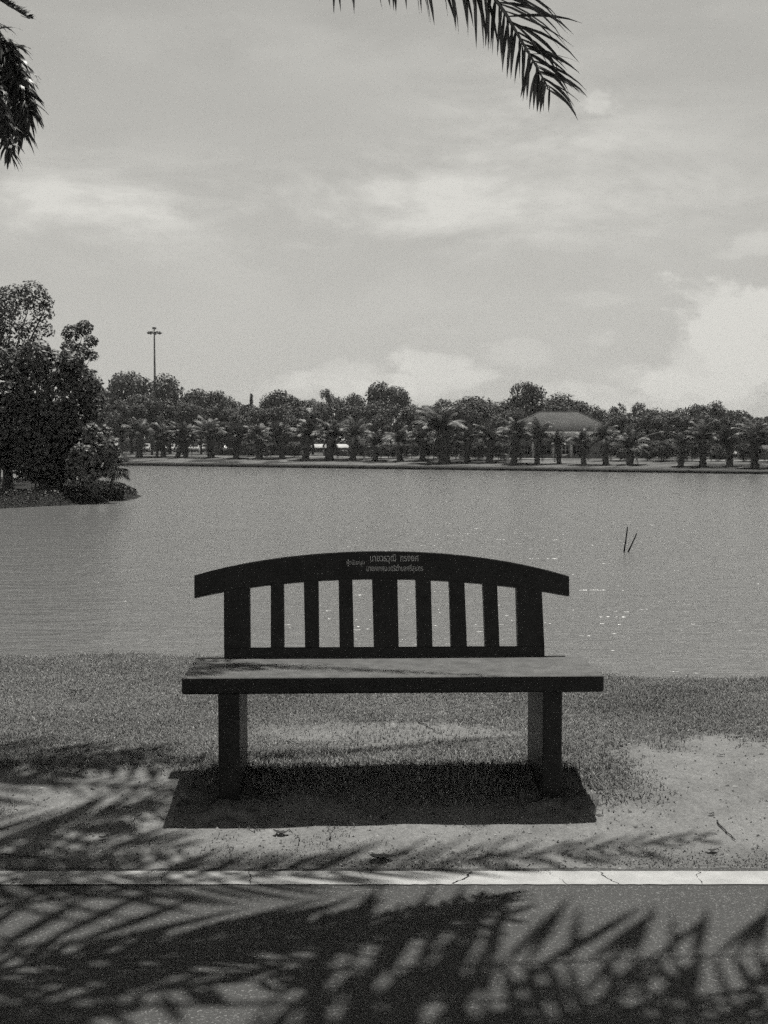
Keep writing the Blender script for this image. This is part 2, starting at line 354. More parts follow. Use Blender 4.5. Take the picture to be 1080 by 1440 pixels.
# painted edge line, broken by cracks
def painted_line():
    cracks = [on_z(p, 1234, 0)[0] for p in (362, 521, 643, 786, 862, 986, 240, 90)]
    wid = [.004, .002, .008, .002, .005, .003, .002, .002]
    cracks, wid = zip(*sorted(zip(cracks, wid)))
    ny_ = 13; yv = np.linspace(3.876, 3.998, ny_)
    edges = [-20.0] + list(cracks) + [20.0]
    parts = []
    r2 = np.random.default_rng(5)
    jag = [np.cumsum(r2.normal(0, .006, ny_)) + np.linspace(-.012, .012, ny_) * r2.choice([-1, 1]) for _ in cracks]
    gap = [w * (.4 + r2.random(ny_) * 1.2) for w in wid]
    for q in range(len(edges) - 1):
        x0 = np.full(ny_, edges[q]) + (jag[q - 1] + gap[q - 1] / 2 if q > 0 else 0)
        x1 = np.full(ny_, edges[q + 1]) + (jag[q] - gap[q] / 2 if q < len(cracks) else 0)
        m = max(2, int((min(edges[q + 1], 3) - max(edges[q], -3)) / .012)); t = np.linspace(0, 1, m)
        X = x0[:, None] * (1 - t) + x1[:, None] * t; Y = np.repeat(yv[:, None], m, 1).copy()
        Y[0] += .008 * (fbm(X[0], X[0] * 0, 40, 81, 3) - .5); Y[-1] += .008 * (fbm(X[-1], X[-1] * 0, 40, 85, 3) - .5)
        ii = np.arange(ny_ * m).reshape(ny_, m)
        parts.append((np.stack([X, Y, X * 0 + .003], -1).reshape(-1, 3), np.stack([ii[:-1, :-1], ii[:-1, 1:], ii[1:, 1:], ii[1:, :-1]], -1).reshape(-1, 4)))
    return tag(build('road_marking', parts, M['paint']), 'cracked white edge line painted along the asphalt', 'road marking', kind='structure')
painted_line()
# dark wet edging at the far waterline
tt = np.linspace(-70, 120, 240)
def edge_pt(t, s): return np.stack([-22 + .84 * t + .543 * s, 115 - .543 * t + .84 * s], 1)
M['wet'] = mat('wet edging', .035, .6, .4, .7)
EV = np.concatenate([np.concatenate([edge_pt(tt, s_), (tt * 0 + z_ + .05 * (fbm(tt, tt * 0, .6, 88) - .5) * (z_ > -.8))[:, None]], 1) for s_, z_ in ((-.12, -1.2), (-.10, -.50), (.45, -.46))])
k = len(tt); i = np.arange(k - 1)
tag(build('lake_edge', [(EV, np.concatenate([np.stack([i + r * k, i + r * k + 1, i + (r + 1) * k + 1, i + (r + 1) * k], 1) for r in (0, 1)]))], M['wet'], smooth=False), 'dark low edging along the far waterline', 'lake edge', kind='structure')
# the pale footpath behind the far palms
tt = np.linspace(-60, 110, 160)
def shore_pt(t, s): return (-22 + .84 * t + .543 * s, 115 - .543 * t + .84 * s)
PV = []
for s_ in (10.6, 12.6):
    px_, py_ = shore_pt(tt, s_); PV.append(np.stack([px_, py_, terrain(px_, py_) + .03], 1))
k = len(tt); i = np.arange(k - 1)
M['path'] = mat('pale paving', .30, .9, .15, .8)
tag(build('footpath', [(np.concatenate(PV), np.stack([i, i + 1, i + 1 + k, i + k], 1))], M['path']), 'pale footpath along the far bank behind the palms', 'path', kind='structure')

# ------------------------------------------------------------------ the bench
SEAT_Z = .545
PL, PR = on_z(255, 953, SEAT_Z), on_z(850, 949.5, SEAT_Z)
ax = (PR - PL) / np.linalg.norm(PR - PL); LEN = float(np.linalg.norm(PR - PL)); YAW = math.atan2(ax[1], ax[0])
ay = np.array([-ax[1], ax[0], 0]); DEPTH, THICK = .43, .062
mid = (PL + PR) / 2
bench_z = .06
bench = empty('park_bench', (mid[0], mid[1], bench_z), YAW, 'dark polished stone bench with slatted arched backrest on two slab legs', 'bench')
print('BENCH', LEN, math.degrees(YAW), mid)
def to_local(P): d = P - mid; return np.array([d @ ax, d @ ay, P[2] - bench_z])
# seat
bm = bevel_box(LEN, DEPTH, THICK, .009, 3)
for v in bm.verts: v.co += Vector((0, DEPTH / 2, SEAT_Z - bench_z - THICK / 2))
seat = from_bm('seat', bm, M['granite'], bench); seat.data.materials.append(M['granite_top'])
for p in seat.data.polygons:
    if p.normal.z > .3: p.material_index = 1          # upward faces take the paler granite
# backrest plane: foot at the rear of the seat, leaning back
B0 = DEPTH - .010; LEAN = .18
bo = mid + ay * B0; bo[2] = SEAT_Z; bn = -ay + np.array([0, 0, LEAN]); bn = bn / np.linalg.norm(bn)
upv = np.array([ay[0] * LEAN, ay[1] * LEAN, 1]); upv /= np.linalg.norm(upv)
def uv(px, py):                                   # bench-back coordinates of a picture point (front face of the back)
    d = ray(px, py); P = EYE + d * (((bo - EYE) @ bn) / (d @ bn)); q = P - bo; return np.array([q @ ax, q @ upv])
BT = .055
def plate(name, outline, recess=0., parent=None, thick=BT, material='granite', bev=.004):
    o2 = np.array(outline); n = len(o2)
    bm = bmesh.new()
    def loc(u, v, w): return Vector((u, B0 + LEAN / math.hypot(1, LEAN) * v + w / math.hypot(1, LEAN), SEAT_Z - bench_z + v / math.hypot(1, LEAN) - w * LEAN / math.hypot(1, LEAN)))
    fr = [bm.verts.new(loc(u, v, recess)) for u, v in o2]; bk = [bm.verts.new(loc(u, v, thick - recess)) for u, v in o2]
    f1 = bm.faces.new(fr); f2 = bm.faces.new(bk[::-1])
    for q in range(n): bm.faces.new((fr[q], bk[q], bk[(q + 1) % n], fr[(q + 1) % n]))
    bmesh.ops.recalc_face_normals(bm, faces=bm.faces)
    if bev:
        bmesh.ops.bevel(bm, geom=[e for e in bm.edges if e in f1.edges[:] + f2.edges[:]], offset=bev, segments=2, affect='EDGES', profile=.5)
    return from_bm(name, bm, M[material], parent or bench)
top_px = [(273, 809), (313, 798.5), (350, 791), (394, 784), (450, 778), (500, 775.6), (552, 775), (595, 776), (650, 780.5), (700, 787), (750, 797), (800.5, 810)]
low_px = [(801, 838), (762, 831), (715, 824.5), (668, 819.5), (620, 816.5), (573, 814.6), (540, 814), (509, 814.3), (462, 816), (413, 818), (366, 824), (314, 833), (273, 840)]
def smooth_px(pts, n):
    p = np.array(pts, float); a = np.polyfit(p[:, 0] - 540, p[:, 1], 4); X = np.linspace(p[0, 0], p[-1, 0], n)
    return [(x, np.polyval(a, x - 540)) for x in X]
top_s, low_s = smooth_px(top_px, 41), smooth_px(low_px, 41)
plate('top_rail', [uv(*p) for p in top_s + low_s][::-1])
lowc = np.array([uv(*p) for p in low_s]); lowc = lowc[np.argsort(lowc[:, 0])]
def low_at(u): return float(np.interp(u, lowc[:, 0], lowc[:, 1]))
v_bot = float(uv(540, 909.5)[1])
uL, uR = uv(314.8, 922)[0], uv(766.3, 920)[0]
uLt, uRt = uv(314.6, 833)[0], uv(762, 831)[0]
plate('bottom_rail', [(uL, -.05), (uR, -.05), (uR - .001, v_bot), (uL + .001, v_bot)], 0)
def upright(name, b0, b1, t0, t1):                  # px of the two bottom and the two top corners
    u = [uv(b0, 909)[0], uv(b1, 909)[0], uv(t1, 818)[0], uv(t0, 818)[0]]
    plate(name, [(u[0], v_bot - .01), (u[1], v_bot - .01), (u[2], low_at(u[2]) + .01), (u[3], low_at(u[3]) + .01)], .0015)
upright('post', 314.8, 351.9, 314.6, 351); upright('post', 728.9, 766, 726.5, 762)
upright('post', 526, 560.9, 523.3, 559)
for a, b_, c, d in ((380.6, 399.6, 380.7, 399), (429, 448.9, 427, 447.9), (477.6, 498, 476, 495.5), (587, 608.5, 584.6, 606), (634.7, 657, 631.8, 653.3), (683, 702.8, 679.3, 699.3)):
    upright('slat', a, b_, c, d)
# lettering carved on the rail
def lettering(text, x0, y0, x1, y1):
    c = bpy.data.curves.new('inscription', 'FONT'); c.body = text; c.offset = .012
    o = bpy.data.objects.new('inscription', c); C.objects.link(o)
    dg = bpy.context.evaluated_depsgraph_get(); me = bpy.data.meshes.new_from_object(o.evaluated_get(dg))
    bpy.data.objects.remove(o); bpy.data.curves.remove(c)
    n = len(me.vertices); V = np.empty(n * 3, np.float32); me.vertices.foreach_get('co', V); V = V.reshape(-1, 3)
    lo, hi = V.min(0), V.max(0); t = (V - lo) / (hi - lo + 1e-9)
    a, b_ = uv(x0, y1), uv(x1, y0); hyp = math.hypot(1, LEAN)
    u = a[0] + t[:, 0] * (b_[0] - a[0]); v = a[1] + t[:, 1] * (b_[1] - a[1]); w = -.0015
    V2 = np.stack([u, B0 + (LEAN * v + w) / hyp, SEAT_Z - bench_z + (v - w * LEAN) / hyp], 1)
    me.vertices.foreach_set('co', V2.astype(np.float32).ravel()); me.materials.clear(); me.materials.append(M['letter'])
    ob = bpy.data.objects.new('inscription', me); C.objects.link(ob); ob.parent = bench
    return ob
lettering('นายวรวุฒิ  ทรงยศ', 520.5, 779.5, 588.5, 793)
lettering('ผู้สนับสนุน', 487.5, 786.5, 512.5, 796.5)
lettering('นายกเทศมนตรีตำบลศรีสุนทร', 515.5, 794, 594.5, 806)
# legs and footings
def leg(px0, px1):
    a = to_local(on_z(px0, 1000, SEAT_Z - .11)); 
    P = [at(px, 1030, mid[1] + .02) for px in (px0, px1)]
    u0, u1 = (P[0] - mid) @ ax, (P[1] - mid) @ ax; w = abs(u1 - u0)
    top = SEAT_Z - bench_z - THICK + .004
    bm = bevel_box(w, DEPTH - .05, top + .06, .007, 2)
    for v in bm.verts: v.co += Vector(((u0 + u1) / 2, .02 + (DEPTH - .05) / 2, top / 2 - .03))
    from_bm('leg', bm, M['granite'], bench); return (u0 + u1) / 2
uA, uB = leg(307.5, 337.5), leg(764.5, 792)
def footing(u, rx, ry, cy, seed, du=0):
    r2 = np.random.default_rng(seed); n = 36; rings = [(1.0, -.06), (1.0, .012), (.96, .022), (.8, .028), (.45, .031)]
    th = np.arange(n) / n * 2 * np.pi; wob = 1 + .10 * np.sin(3 * th + seed) + .06 * np.sin(5 * th + 2 * seed) + .03 * r2.standard_normal(n)
    sq = (np.abs(np.cos(th)) ** 4 + np.abs(np.sin(th)) ** 4) ** -.25
    V = [(u + du + rx * k * sq[q] * wob[q] * math.cos(th[q]), cy + ry * k * sq[q] * wob[q] * math.sin(th[q]), z + (.008 if z > 0 else 0) + .006 * r2.standard_normal()) for k, z in rings for q in range(n)]
    F = [(r * n + q, r * n + (q + 1) % n, (r + 1) * n + (q + 1) % n, (r + 1) * n + q) for r in range(len(rings) - 1) for q in range(n)]
    V.append((u + du, cy, .039)); c = len(V) - 1
    bm = bmesh.new(); vs = [bm.verts.new(v) for v in V]
    for f in F: bm.faces.new([vs[q] for q in f])
    for q in range(n): bm.faces.new((vs[4 * n + q], vs[4 * n + (q + 1) % n], vs[c]))
    from_bm('footing', bm, M['concrete'], bench, True)
footing(uA, .155, .22, .12, 3, -.03); footing(uB, .135, .22, .14, 4, .03)

# ------------------------------------------------------------------ near palms: fronds hanging into the frame, shadows on the ground
def bez(P0, P1, P2, t):
    t = np.asarray(t)[:, None]; return (1 - t) ** 2 * np.asarray(P0) + 2 * t * (1 - t) * np.asarray(P1) + t * t * np.asarray(P2)
def spline(pts, t):
    p = np.asarray(pts, float); n = len(p)
    if n == 3: return bez(p[0], p[1], p[2], t)
    L_ = np.concatenate([[0], np.cumsum(np.sqrt(np.linalg.norm(np.diff(p, axis=0), axis=1)))]); L_ /= L_[-1]
    m = np.gradient(p, L_, axis=0); t = np.asarray(t); k = np.clip(np.searchsorted(L_, t) - 1, 0, n - 2); h = (L_[k + 1] - L_[k])[:, None]; u = ((t - L_[k]) / (L_[k + 1] - L_[k]))[:, None]
    return (2 * u ** 3 - 3 * u ** 2 + 1) * p[k] + (u ** 3 - 2 * u ** 2 + u) * h * m[k] + (-2 * u ** 3 + 3 * u ** 2) * p[k + 1] + (u ** 3 - u ** 2) * h * m[k + 1]
def frond_mesh(pts_, lmax, n=70, droop=.55, width=.034, t0=.16, seed=0, tipl=.38, spread=.75, roll=0., asym=1.0, fwm=1.0, rag=0.):
    r2 = np.random.default_rng(seed); P = spline(pts_, np.linspace(0, 1, 26))
    rad = np.interp(np.linspace(0, 1, 26), [0, .1, .6, 1], [.030, .018, .010, .003])
    rach = tube(P, rad, 6)
    t = np.linspace(t0, 1, n); Q = spline(pts_, t); T = np.gradient(Q, axis=0); T /= np.linalg.norm(T, axis=1)[:, None]
    up = np.array([0, 0, 1.]); Vs, Fs, tn, nv = [], [], [], 0
    K = 6; prof = np.array([.35, .9, 1., .85, .5, .03])
    for q in range(n):
        Sd = np.cross(T[q], up); ns = np.linalg.norm(Sd); Sd = Sd / ns if ns > .05 else np.array([0, 1., 0])
        Nm = np.cross(Sd, T[q]); Sd, Nm = Sd * math.cos(roll) + Nm * math.sin(roll), Nm * math.cos(roll) - Sd * math.sin(roll)
        for side in (-1, 1):
            if r2.random() < .05: continue
            tq = t[q]
            ln = (lmax * asym if side > 0 else lmax) * np.interp(tq, [t0, .3, .55, .85, 1], [.55, .95, 1, .62, tipl]) * r2.uniform(.82, 1.1)
            fw = np.interp(tq, [0, 1], [.45, 1.15])
            d = Sd * side * spread * r2.uniform(.8, 1.15) + T[q] * fw * fwm * r2.uniform(.7, 1.25) + Nm * r2.uniform(.0, .38) + r2.normal(0, 1, 3) * rag; d /= np.linalg.norm(d)
            p = Q[q] + r2.normal(0, .004, 3); w = width * r2.uniform(.75, 1.15) * np.interp(tq, [0, .6, 1], [1, 1, .62])
            wn = np.cross(d, T[q] * .6 + up * .8); wn /= np.linalg.norm(wn) + 1e-9
            tw = r2.uniform(-.5, .5); dr = droop * r2.uniform(.5, 1.7) * (1 if asym == 1 or side < 0 else .45)
            pts = []
            for kk in range(K):
                f = kk / (K - 1); wd = wn * math.cos(tw * f) + np.cross(d, wn) * math.sin(tw * f)
                pts += [p - wd * w * prof[kk] / 2, p + wd * w * prof[kk] / 2]
                d = d + np.array([0, 0, -1]) * dr * (.25 + f) * .55; d /= np.linalg.norm(d)
                p = p + d * ln / (K - 1)
            Vs.append(np.array(pts)); ii = nv + np.arange(K - 1) * 2
            Fs.append(np.stack([ii, ii + 1, ii + 3, ii + 2], 1)); nv += 2 * K; tn.append(np.full(2 * K, r2.uniform(.6, 1.5)))
    return rach, (np.concatenate(Vs), np.concatenate(Fs)), np.concatenate(tn)
def near_palm(label, x, y, crown, fronds, seed):
    gz = float(terrain(x, y)); root = empty('palm_tree', (0, 0, 0), 0, label, 'palm tree', None)
    root.location = (x, y, gz); off = np.array([x, y, gz])
    h = crown[2] - gz; zz = np.linspace(-.1, h, 40); r2 = np.random.default_rng(seed)
    P = np.stack([(crown[0] - x) * (zz / h) ** 1.5, (crown[1] - y) * (zz / h) ** 1.5, zz], 1)
    rad = np.interp(zz / h, [0, .06, .2, .9, 1], [.24, .17, .13, .12, .15]) + .010 * (np.arange(40) % 2)
    build('trunk', [tube(P, rad, 14)], M['bark'], root, True)
    for q, fr in enumerate(fronds):
        kw = dict(fr[-1]) if isinstance(fr[-1], dict) else {}; ctrl = [p for p in fr if not isinstance(p, dict)]
        kw.setdefault('lmax', .62)
        b0 = np.array(crown) + np.array([0, 0, .05]); rach, lf, tn = frond_mesh([b0 - off] + [np.array(p) - off for p in ctrl], seed=seed * 50 + q, **kw)
        f = build('frond', [lf], M['leaf_near'], root, False, attrs={'tone': tn})
        build('rachis', [rach], M['rachis'], f, True)
    return root
SH = np.array([SUN_VEC.x, SUN_VEC.y, 0]) / SUN_VEC.z
def over(px, py, h, z0=.03):              # the point h metres up whose shadow falls at this ground pixel
    return on_z(px, py, z0) + SH * (h - z0) + np.array([0, 0, h - z0])
C1 = np.array([-2.25, 4.15, 4.35]); C2 = np.array([-3.05, 6.25, 4.3])
f1 = [
    # the one that hangs into the picture at the top
    (at(200, -240, 4.2), at(440, -118, 4.33), at(580, -74, 4.4), at(682, -18, 4.45), at(736, 62, 4.5), at(771, 124, 4.55), dict(lmax=.30, n=112, droop=.9, width=.023, tipl=.36, t0=.2, spread=.85, roll=.95, asym=1.5, rag=.16)),
    # fronds above the frame, known by their shadows
    (over(150, 1375, 4.9, 0), over(640, 1358, 4.5, 0), over(1150, 1340, 3.5, 0), dict(lmax=.70, n=25, width=.062, droop=.15, spread=1.2, fwm=.12, rag=.10, tipl=.6, t0=.55)),
    (over(150, 1415, 5.1, 0), over(650, 1408, 4.7, 0), over(1200, 1392, 3.6, 0), dict(lmax=.50, n=32, width=.060, droop=.2, spread=1.1, fwm=.1, rag=.2, tipl=.7, t0=.52)),
    (over(200, 1460, 5.1, 0), over(650, 1450, 4.7, 0), over(1250, 1440, 3.6, 0), dict(lmax=.50, n=30, width=.066, droop=.2, spread=1.0, fwm=.6, rag=.25, tipl=.7, t0=.5)),
    (over(40, 1330, 5.0, 0), over(330, 1312, 4.8, 0), over(700, 1290, 4.0, 0), dict(lmax=.55, n=24, width=.062, droop=.3, rag=.12)),
    (over(-60, 1420, 4.9, 0), over(120, 1405, 4.6, 0), over(420, 1372, 3.7, 0), dict(lmax=.5, n=24, width=.060, droop=.3, rag=.15)),
    (over(150, 1240, 5.0), over(560, 1208, 4.7), over(975, 1182, 3.8), dict(lmax=.42, n=40, width=.038, droop=.3, spread=.6, rag=.1)),
    # the rest of the crown, behind and to the left
    ((-3.4, 4.3, 5.2), (-4.9, 4.4, 3.6)), ((-2.9, 5.0, 5.3), (-3.7, 6.2, 4.2)), ((-2.6, 3.2, 5.3), (-3.0, 1.4, 3.7)), ((-3.1, 3.4, 5.2), (-4.4, 2.2, 3.8)),
    ((-2.1, 3.0, 5.4), (-1.4, .9, 4.2)), ((-2.5, 4.4, 5.7), (-2.9, 5.0, 6.2)),
]
near_palm('tall palm whose frond tip hangs down into the top middle of the sky', -2.25, 4.15, C1, f1, 3)
f2 = [
    # drooping old fronds at the left edge of the picture
    (at(-150, -40, 5.9), at(-40, 20, 5.7), at(12, 72, 5.6), at(30, 116, 5.55), at(40, 160, 5.5), dict(lmax=.19, n=170, droop=.7, width=.024, tipl=.6, t0=.4, rag=.5)),
    (at(-160, -10, 5.8), at(-60, 40, 5.65), at(-5, 95, 5.6), at(22, 140, 5.55), at(30, 185, 5.5), dict(lmax=.19, n=170, droop=.7, width=.024, tipl=.6, t0=.4, rag=.5)),
    (at(-120, 20, 5.6), at(-30, 90, 5.5), at(2, 150, 5.4), at(14, 215, 5.35), dict(lmax=.13, n=170, droop=.6, width=.020, tipl=.7, t0=.4, rag=.45)),
    (at(-300, -150, 6.2), at(-120, -60, 6.1), at(-10, -6, 6.0), at(42, 26, 5.9), dict(lmax=.12, n=130, droop=-.25, width=.020, tipl=.35, t0=.3, spread=.5)),
    (over(180, 1085, 5.0, .1), over(450, 1060, 4.6, .14), over(735, 1040, 4.05, .14), dict(lmax=.12, n=40, width=.030, t0=.3)),
    (over(120, 928, 5.0, .545), over(420, 938, 4.75, .545), over(690, 950, 4.3, .545), dict(lmax=.17, n=34, width=.024, t0=.25, droop=.2, spread=.5)),
    (over(-90, 1190, 5.1, .08), over(90, 1170, 4.7, .08), over(250, 1176, 4.2, .06), dict(lmax=.45, n=30, width=.050, droop=.3, spread=1.0)),
    (over(-90, 1075, 5.1, .1), over(100, 1070, 4.8, .12), over(300, 1100, 4.2, .1), dict(lmax=.40, n=30, width=.046, droop=.3, spread=1.0)),
    (over(-40, 1160, 5.1, .08), over(150, 1140, 4.7, .08), over(330, 1128, 4.1, .08), dict(lmax=.42, n=34, width=.045, droop=.3)),
    (over(-60, 1225, 4.9, .03), over(150, 1208, 4.6, .05), over(420, 1196, 4.0, .05), dict(lmax=.42, n=34, width=.040, droop=.3)),
    (over(-120, 1120, 5.1, .08), over(40, 1095, 4.8, .1), over(230, 1062, 4.1, .12), dict(lmax=.42, n=34, width=.040, droop=.3)),
    ((-4.0, 6.4, 5.1), (-5.6, 6.6, 3.6)), ((-3.4, 7.2, 5.2), (-3.9, 8.6, 3.8)), ((-3.7, 5.6, 5.2), (-4.9, 4.7, 3.9)), ((-2.7, 7.1, 5.4), (-2.5, 8.1, 4.9)), ((-3.1, 6.4, 5.6), (-3.4, 6.9, 6.0)),
]
near_palm('palm whose dense drooping fronds enter at the left edge of the sky', -3.05, 6.25, C2, f2, 4)

# ------------------------------------------------------------------ foliage builders
def leaf_cloud(P, Nrm, size, r2, aspect=.55, jit=.9):
    n = len(P); D = Nrm + r2.normal(0, jit, (n, 3)); D /= np.linalg.norm(D, axis=1)[:, None]
    A = np.cross(D, r2.normal(0, 1, (n, 3))); A /= np.linalg.norm(A, axis=1)[:, None] + 1e-9; B = np.cross(D, A)
    s = size * r2.uniform(.6, 1.4, n)[:, None]
    V = np.stack([P - A * s * .5, P + B * s * .5 * aspect + D * s * .06, P + A * s * .5, P - B * s * .5 * aspect + D * s * .06], 1).reshape(-1, 3)
    return V, np.arange(n * 4).reshape(n, 4)
def lobes_to_points(lobes, n, r2, shell=(.55, 1.05)):
    w = np.array([l[3] ** 2 for l in lobes]); k = r2.choice(len(lobes), n, p=w / w.sum()); Lb = np.array(lobes)[k]
    d = r2.normal(0, 1, (n, 3)); d[:, 2] += .25; d /= np.linalg.norm(d, axis=1)[:, None]
    rr = r2.uniform(*shell, n) ** .7 * Lb[:, 3]
    sq = Lb[:, 4:5] if Lb.shape[1] > 4 else .75
    P = Lb[:, :3] + d * rr[:, None] * np.concatenate([np.ones((n, 2)), np.broadcast_to(sq, (n, 1))], 1)
    return P, d, k
KIND = {  # W/H, crown bottom, lobes, lobe radius, leaves, leaf size, tone
    'broad':   dict(w=.52, bot=.10, n=34, r=.17, leaves=9000, size=.040, tone=1.0),
    'round':   dict(w=.44, bot=.08, n=34, r=.17, leaves=9000, size=.040, tone=.9),
    'dome':    dict(w=.50, bot=.10, n=40, r=.15, leaves=11000, size=.034, tone=.75),
    'sparse':  dict(w=.34, bot=.20, n=22, r=.10, leaves=3600, size=.034, tone=1.25),
    'pointed': dict(w=.20, bot=.06, n=40, r=.065, leaves=4200, size=.036, tone=.8),
    'lifted':  dict(w=.58, bot=.34, n=30, r=.15, leaves=7000, size=.042, tone=1.2),
    'shrub':   dict(w=.60, bot=.02, n=30, r=.19, leaves=7000, size=.046, tone=1.25),
}
def tree_meshes(kind, seed):              # unit-height tree: trunk mesh and crown mesh
    k = KIND[kind]; r2 = np.random.default_rng(seed); lobes = []
    for q in range(k['n']):
        h = r2.uniform(k['bot'] + k['r'] * .7, 1 - k['r'] * .75) if q else 1 - k['r'] * .75
        f = (h - k['bot']) / (1 - k['bot'])
        wid = k['w'] * (np.sin(np.pi * (f * .78 + .16)) ** .6) if kind != 'pointed' else k['w'] * (1.05 - f)
        a = r2.uniform(0, 6.283); rad = max(0, wid - k['r'] * .6) * math.sqrt(r2.uniform(.15, 1))
        if q == 0: rad *= .3
        lobes.append((rad * math.cos(a), rad * math.sin(a), h, k['r'] * r2.uniform(.5, 1.35), r2.uniform(.6, .9)))
    P, d, li = lobes_to_points(lobes, k['leaves'], r2, (.3, 1.06))
    V, F = leaf_cloud(P, d * .8 + np.array([0, 0, .6]), k['size'], r2, .6, .6)
    lt = r2.uniform(.8, 1.25, len(lobes)); tn = np.repeat(lt[li] * r2.uniform(.7, 1.3, len(P)) * k['tone'], 4)
    crown = make_mesh('crown', [(V, F)], M['leaf_far'], attrs={'tone': tn})
    parts = [tube([(0, 0, -.03), (.004, .003, .12), (.012, -.006, .3), (.008, .01, .6)], [.028, .020, .017, .008], 7)]
    for l in lobes[: 10]:
        parts.append(tube([(.006, 0, .1 + .5 * l[2] * .4), (l[0] * .45, l[1] * .45, l[2] * .72), (l[0], l[1], l[2])], [.010, .007, .002], 5))
    return make_mesh('trunk', parts, M['bark'], True), crown
LIB = {}
def tree(name, kind, var, label, px, top, width, D, group, cat='tree'):
    key = (kind, var)
    if key not in LIB: LIB[key] = tree_meshes(kind, 100 + 7 * var + hash_kind[kind])
    tr, cr = LIB[key]; X = (px - 540) / FPX * D; z0 = float(terrain(X, D))
    H = at(px, top, D)[2] - z0; Wd = width * (1.2 if kind in ('broad', 'round', 'dome') else 1.15) / FPX * D / 2
    root = empty(name, (X, D, z0), 0, label, cat, group)
    sc = (Wd / KIND[kind]['w'] / .92, Wd / KIND[kind]['w'] / .92, H)
    for nm, me in (('trunk', tr), ('crown', cr)):
        o = bpy.data.objects.new(nm, me); C.objects.link(o); o.parent = root
        o.rotation_euler = (0, 0, (px * 1.37) % 6.283); o.scale = sc
    return root
hash_kind = {k: 31 * i for i, k in enumerate(KIND)}
GT = 'trees behind the far bank'
SKYLINE = [
    (148, 547, 62, 'broad', 168, 'broad tree just clear of the island foliage on the far skyline'),
    (186, 521, 76, 'broad', 165, 'tall open-topped tree on the skyline immediately left of the floodlight mast'),
    (240, 529, 64, 'broad', 165, 'leafy tree on the skyline immediately right of the floodlight mast'),
    (283, 544, 46, 'round', 160, 'round tree with a notch of sky at its right, second right of the mast'),
    (312, 551, 46, 'round', 160, 'round tree on the skyline, third right of the mast'),
    (335, 565, 36, 'round', 158, 'low round tree just left of the small pointed treetop'),
    (354, 553, 13, 'pointed', 170, 'narrow pointed tree poking up alone left of the round dark crown'),
    (398, 550, 64, 'round', 160, 'round dark crown standing above its neighbours left of the thin spindly tree'),
    (440, 562, 38, 'sparse', 160, 'pale sparse tree between the round dark crown and the thin spindly tree'),
    (460, 546, 24, 'sparse', 168, 'thin spindly tree rising above the long white roof'),
    (492, 553, 52, 'broad', 165, 'broad tree right of the thin spindly tree'),
    (521, 545, 16, 'pointed', 172, 'narrow dark treetop close against the tall ragged crown'),
    (546, 540, 56, 'broad', 165, 'tall ragged crown, highest of the middle of the skyline'),
    (586, 569, 50, 'broad', 160, 'low tree in the dip right of the tall ragged crown'),
    (621, 562, 40, 'sparse', 160, 'sparse tree in the dip left of the long rounded crown'),
    (665, 555, 72, 'round', 160, 'long rounded crown left of the big domed tree'),
    (736, 536, 64, 'dome', 150, 'big domed tree rising behind the left end of the hipped roof'),
    (792, 556, 84, 'dome', 160, 'dark wide tree directly behind the ridge of the hipped roof'),
    (834, 570, 40, 'dome', 155, 'dark low tree behind the right end of the hipped roof'),
    (869, 563, 28, 'sparse', 140, 'wispy tree just right of the hipped roof'),
    (896, 567, 32, 'sparse', 140, 'second wispy tree right of the hipped roof'),
    (926, 576, 60, 'broad', 145, 'wide tree behind the slanting lamp arm'),
    (973, 568, 50, 'broad', 145, 'tree right of the wide one behind the slanting lamp arm'),
    (1006, 566, 46, 'broad', 145, 'tree with a knobbly top behind the clipped hedge block'),
    (1040, 575, 36, 'round', 145, 'dark tree left of the last gap of sky'),
    (1064, 587, 13, 'pointed', 145, 'small dark spike of a tree in the last gap of sky'),
    (1090, 588, 44, 'broad', 140, 'tree cut by the right edge of the picture'),
    (95, 560, 70, 'broad', 165, 'far tree mostly hidden behind the island trees'),
    (20, 556, 80, 'broad', 165, 'far tree hidden behind the left end of the island'),
]
for q, (px, top, wd, kind, D, lb) in enumerate(SKYLINE): tree('tree', kind, q % 3, lb, px, top, wd, D, GT)
ORD = ['first', 'second', 'third', 'fourth', 'fifth', 'sixth', 'seventh', 'eighth', 'ninth', 'tenth', 'eleventh', 'twelfth', 'thirteenth', 'fourteenth', 'fifteenth', 'sixteenth', 'seventeenth', 'eighteenth', 'nineteenth', 'twentieth', 'twenty-first', 'twenty-second', 'twenty-third', 'twenty-fourth', 'twenty-fifth', 'twenty-sixth', 'twenty-seventh', 'twenty-eighth', 'twenty-ninth', 'thirtieth']
mids = [(px_, top_ - 9, w_ * 1.15) for px_, top_, w_ in [(172, 572, 60), (214, 566, 62), (258, 572, 58), (300, 578, 56), (345, 580, 56), (384, 578, 54), (424, 582, 52), (470, 576, 56), (508, 574, 56), (552, 578, 58), (600, 582, 60), (642, 578, 58), (682, 576, 58), (716, 584, 44), (872, 590, 44), (905, 592, 48), (944, 592, 50), (986, 590, 50), (1022, 594, 46), (1060, 598, 44)]]
for q, (px, top, wd) in enumerate(mids):
    tree('tree', 'lifted', q % 3, 'lower paler tree in the second row behind the palms, %s from the left' % ORD[q], px, top, wd, 139 + (q * 5) % 9 - (22 if px > 860 else 0), 'lower trees between the palms and the skyline')

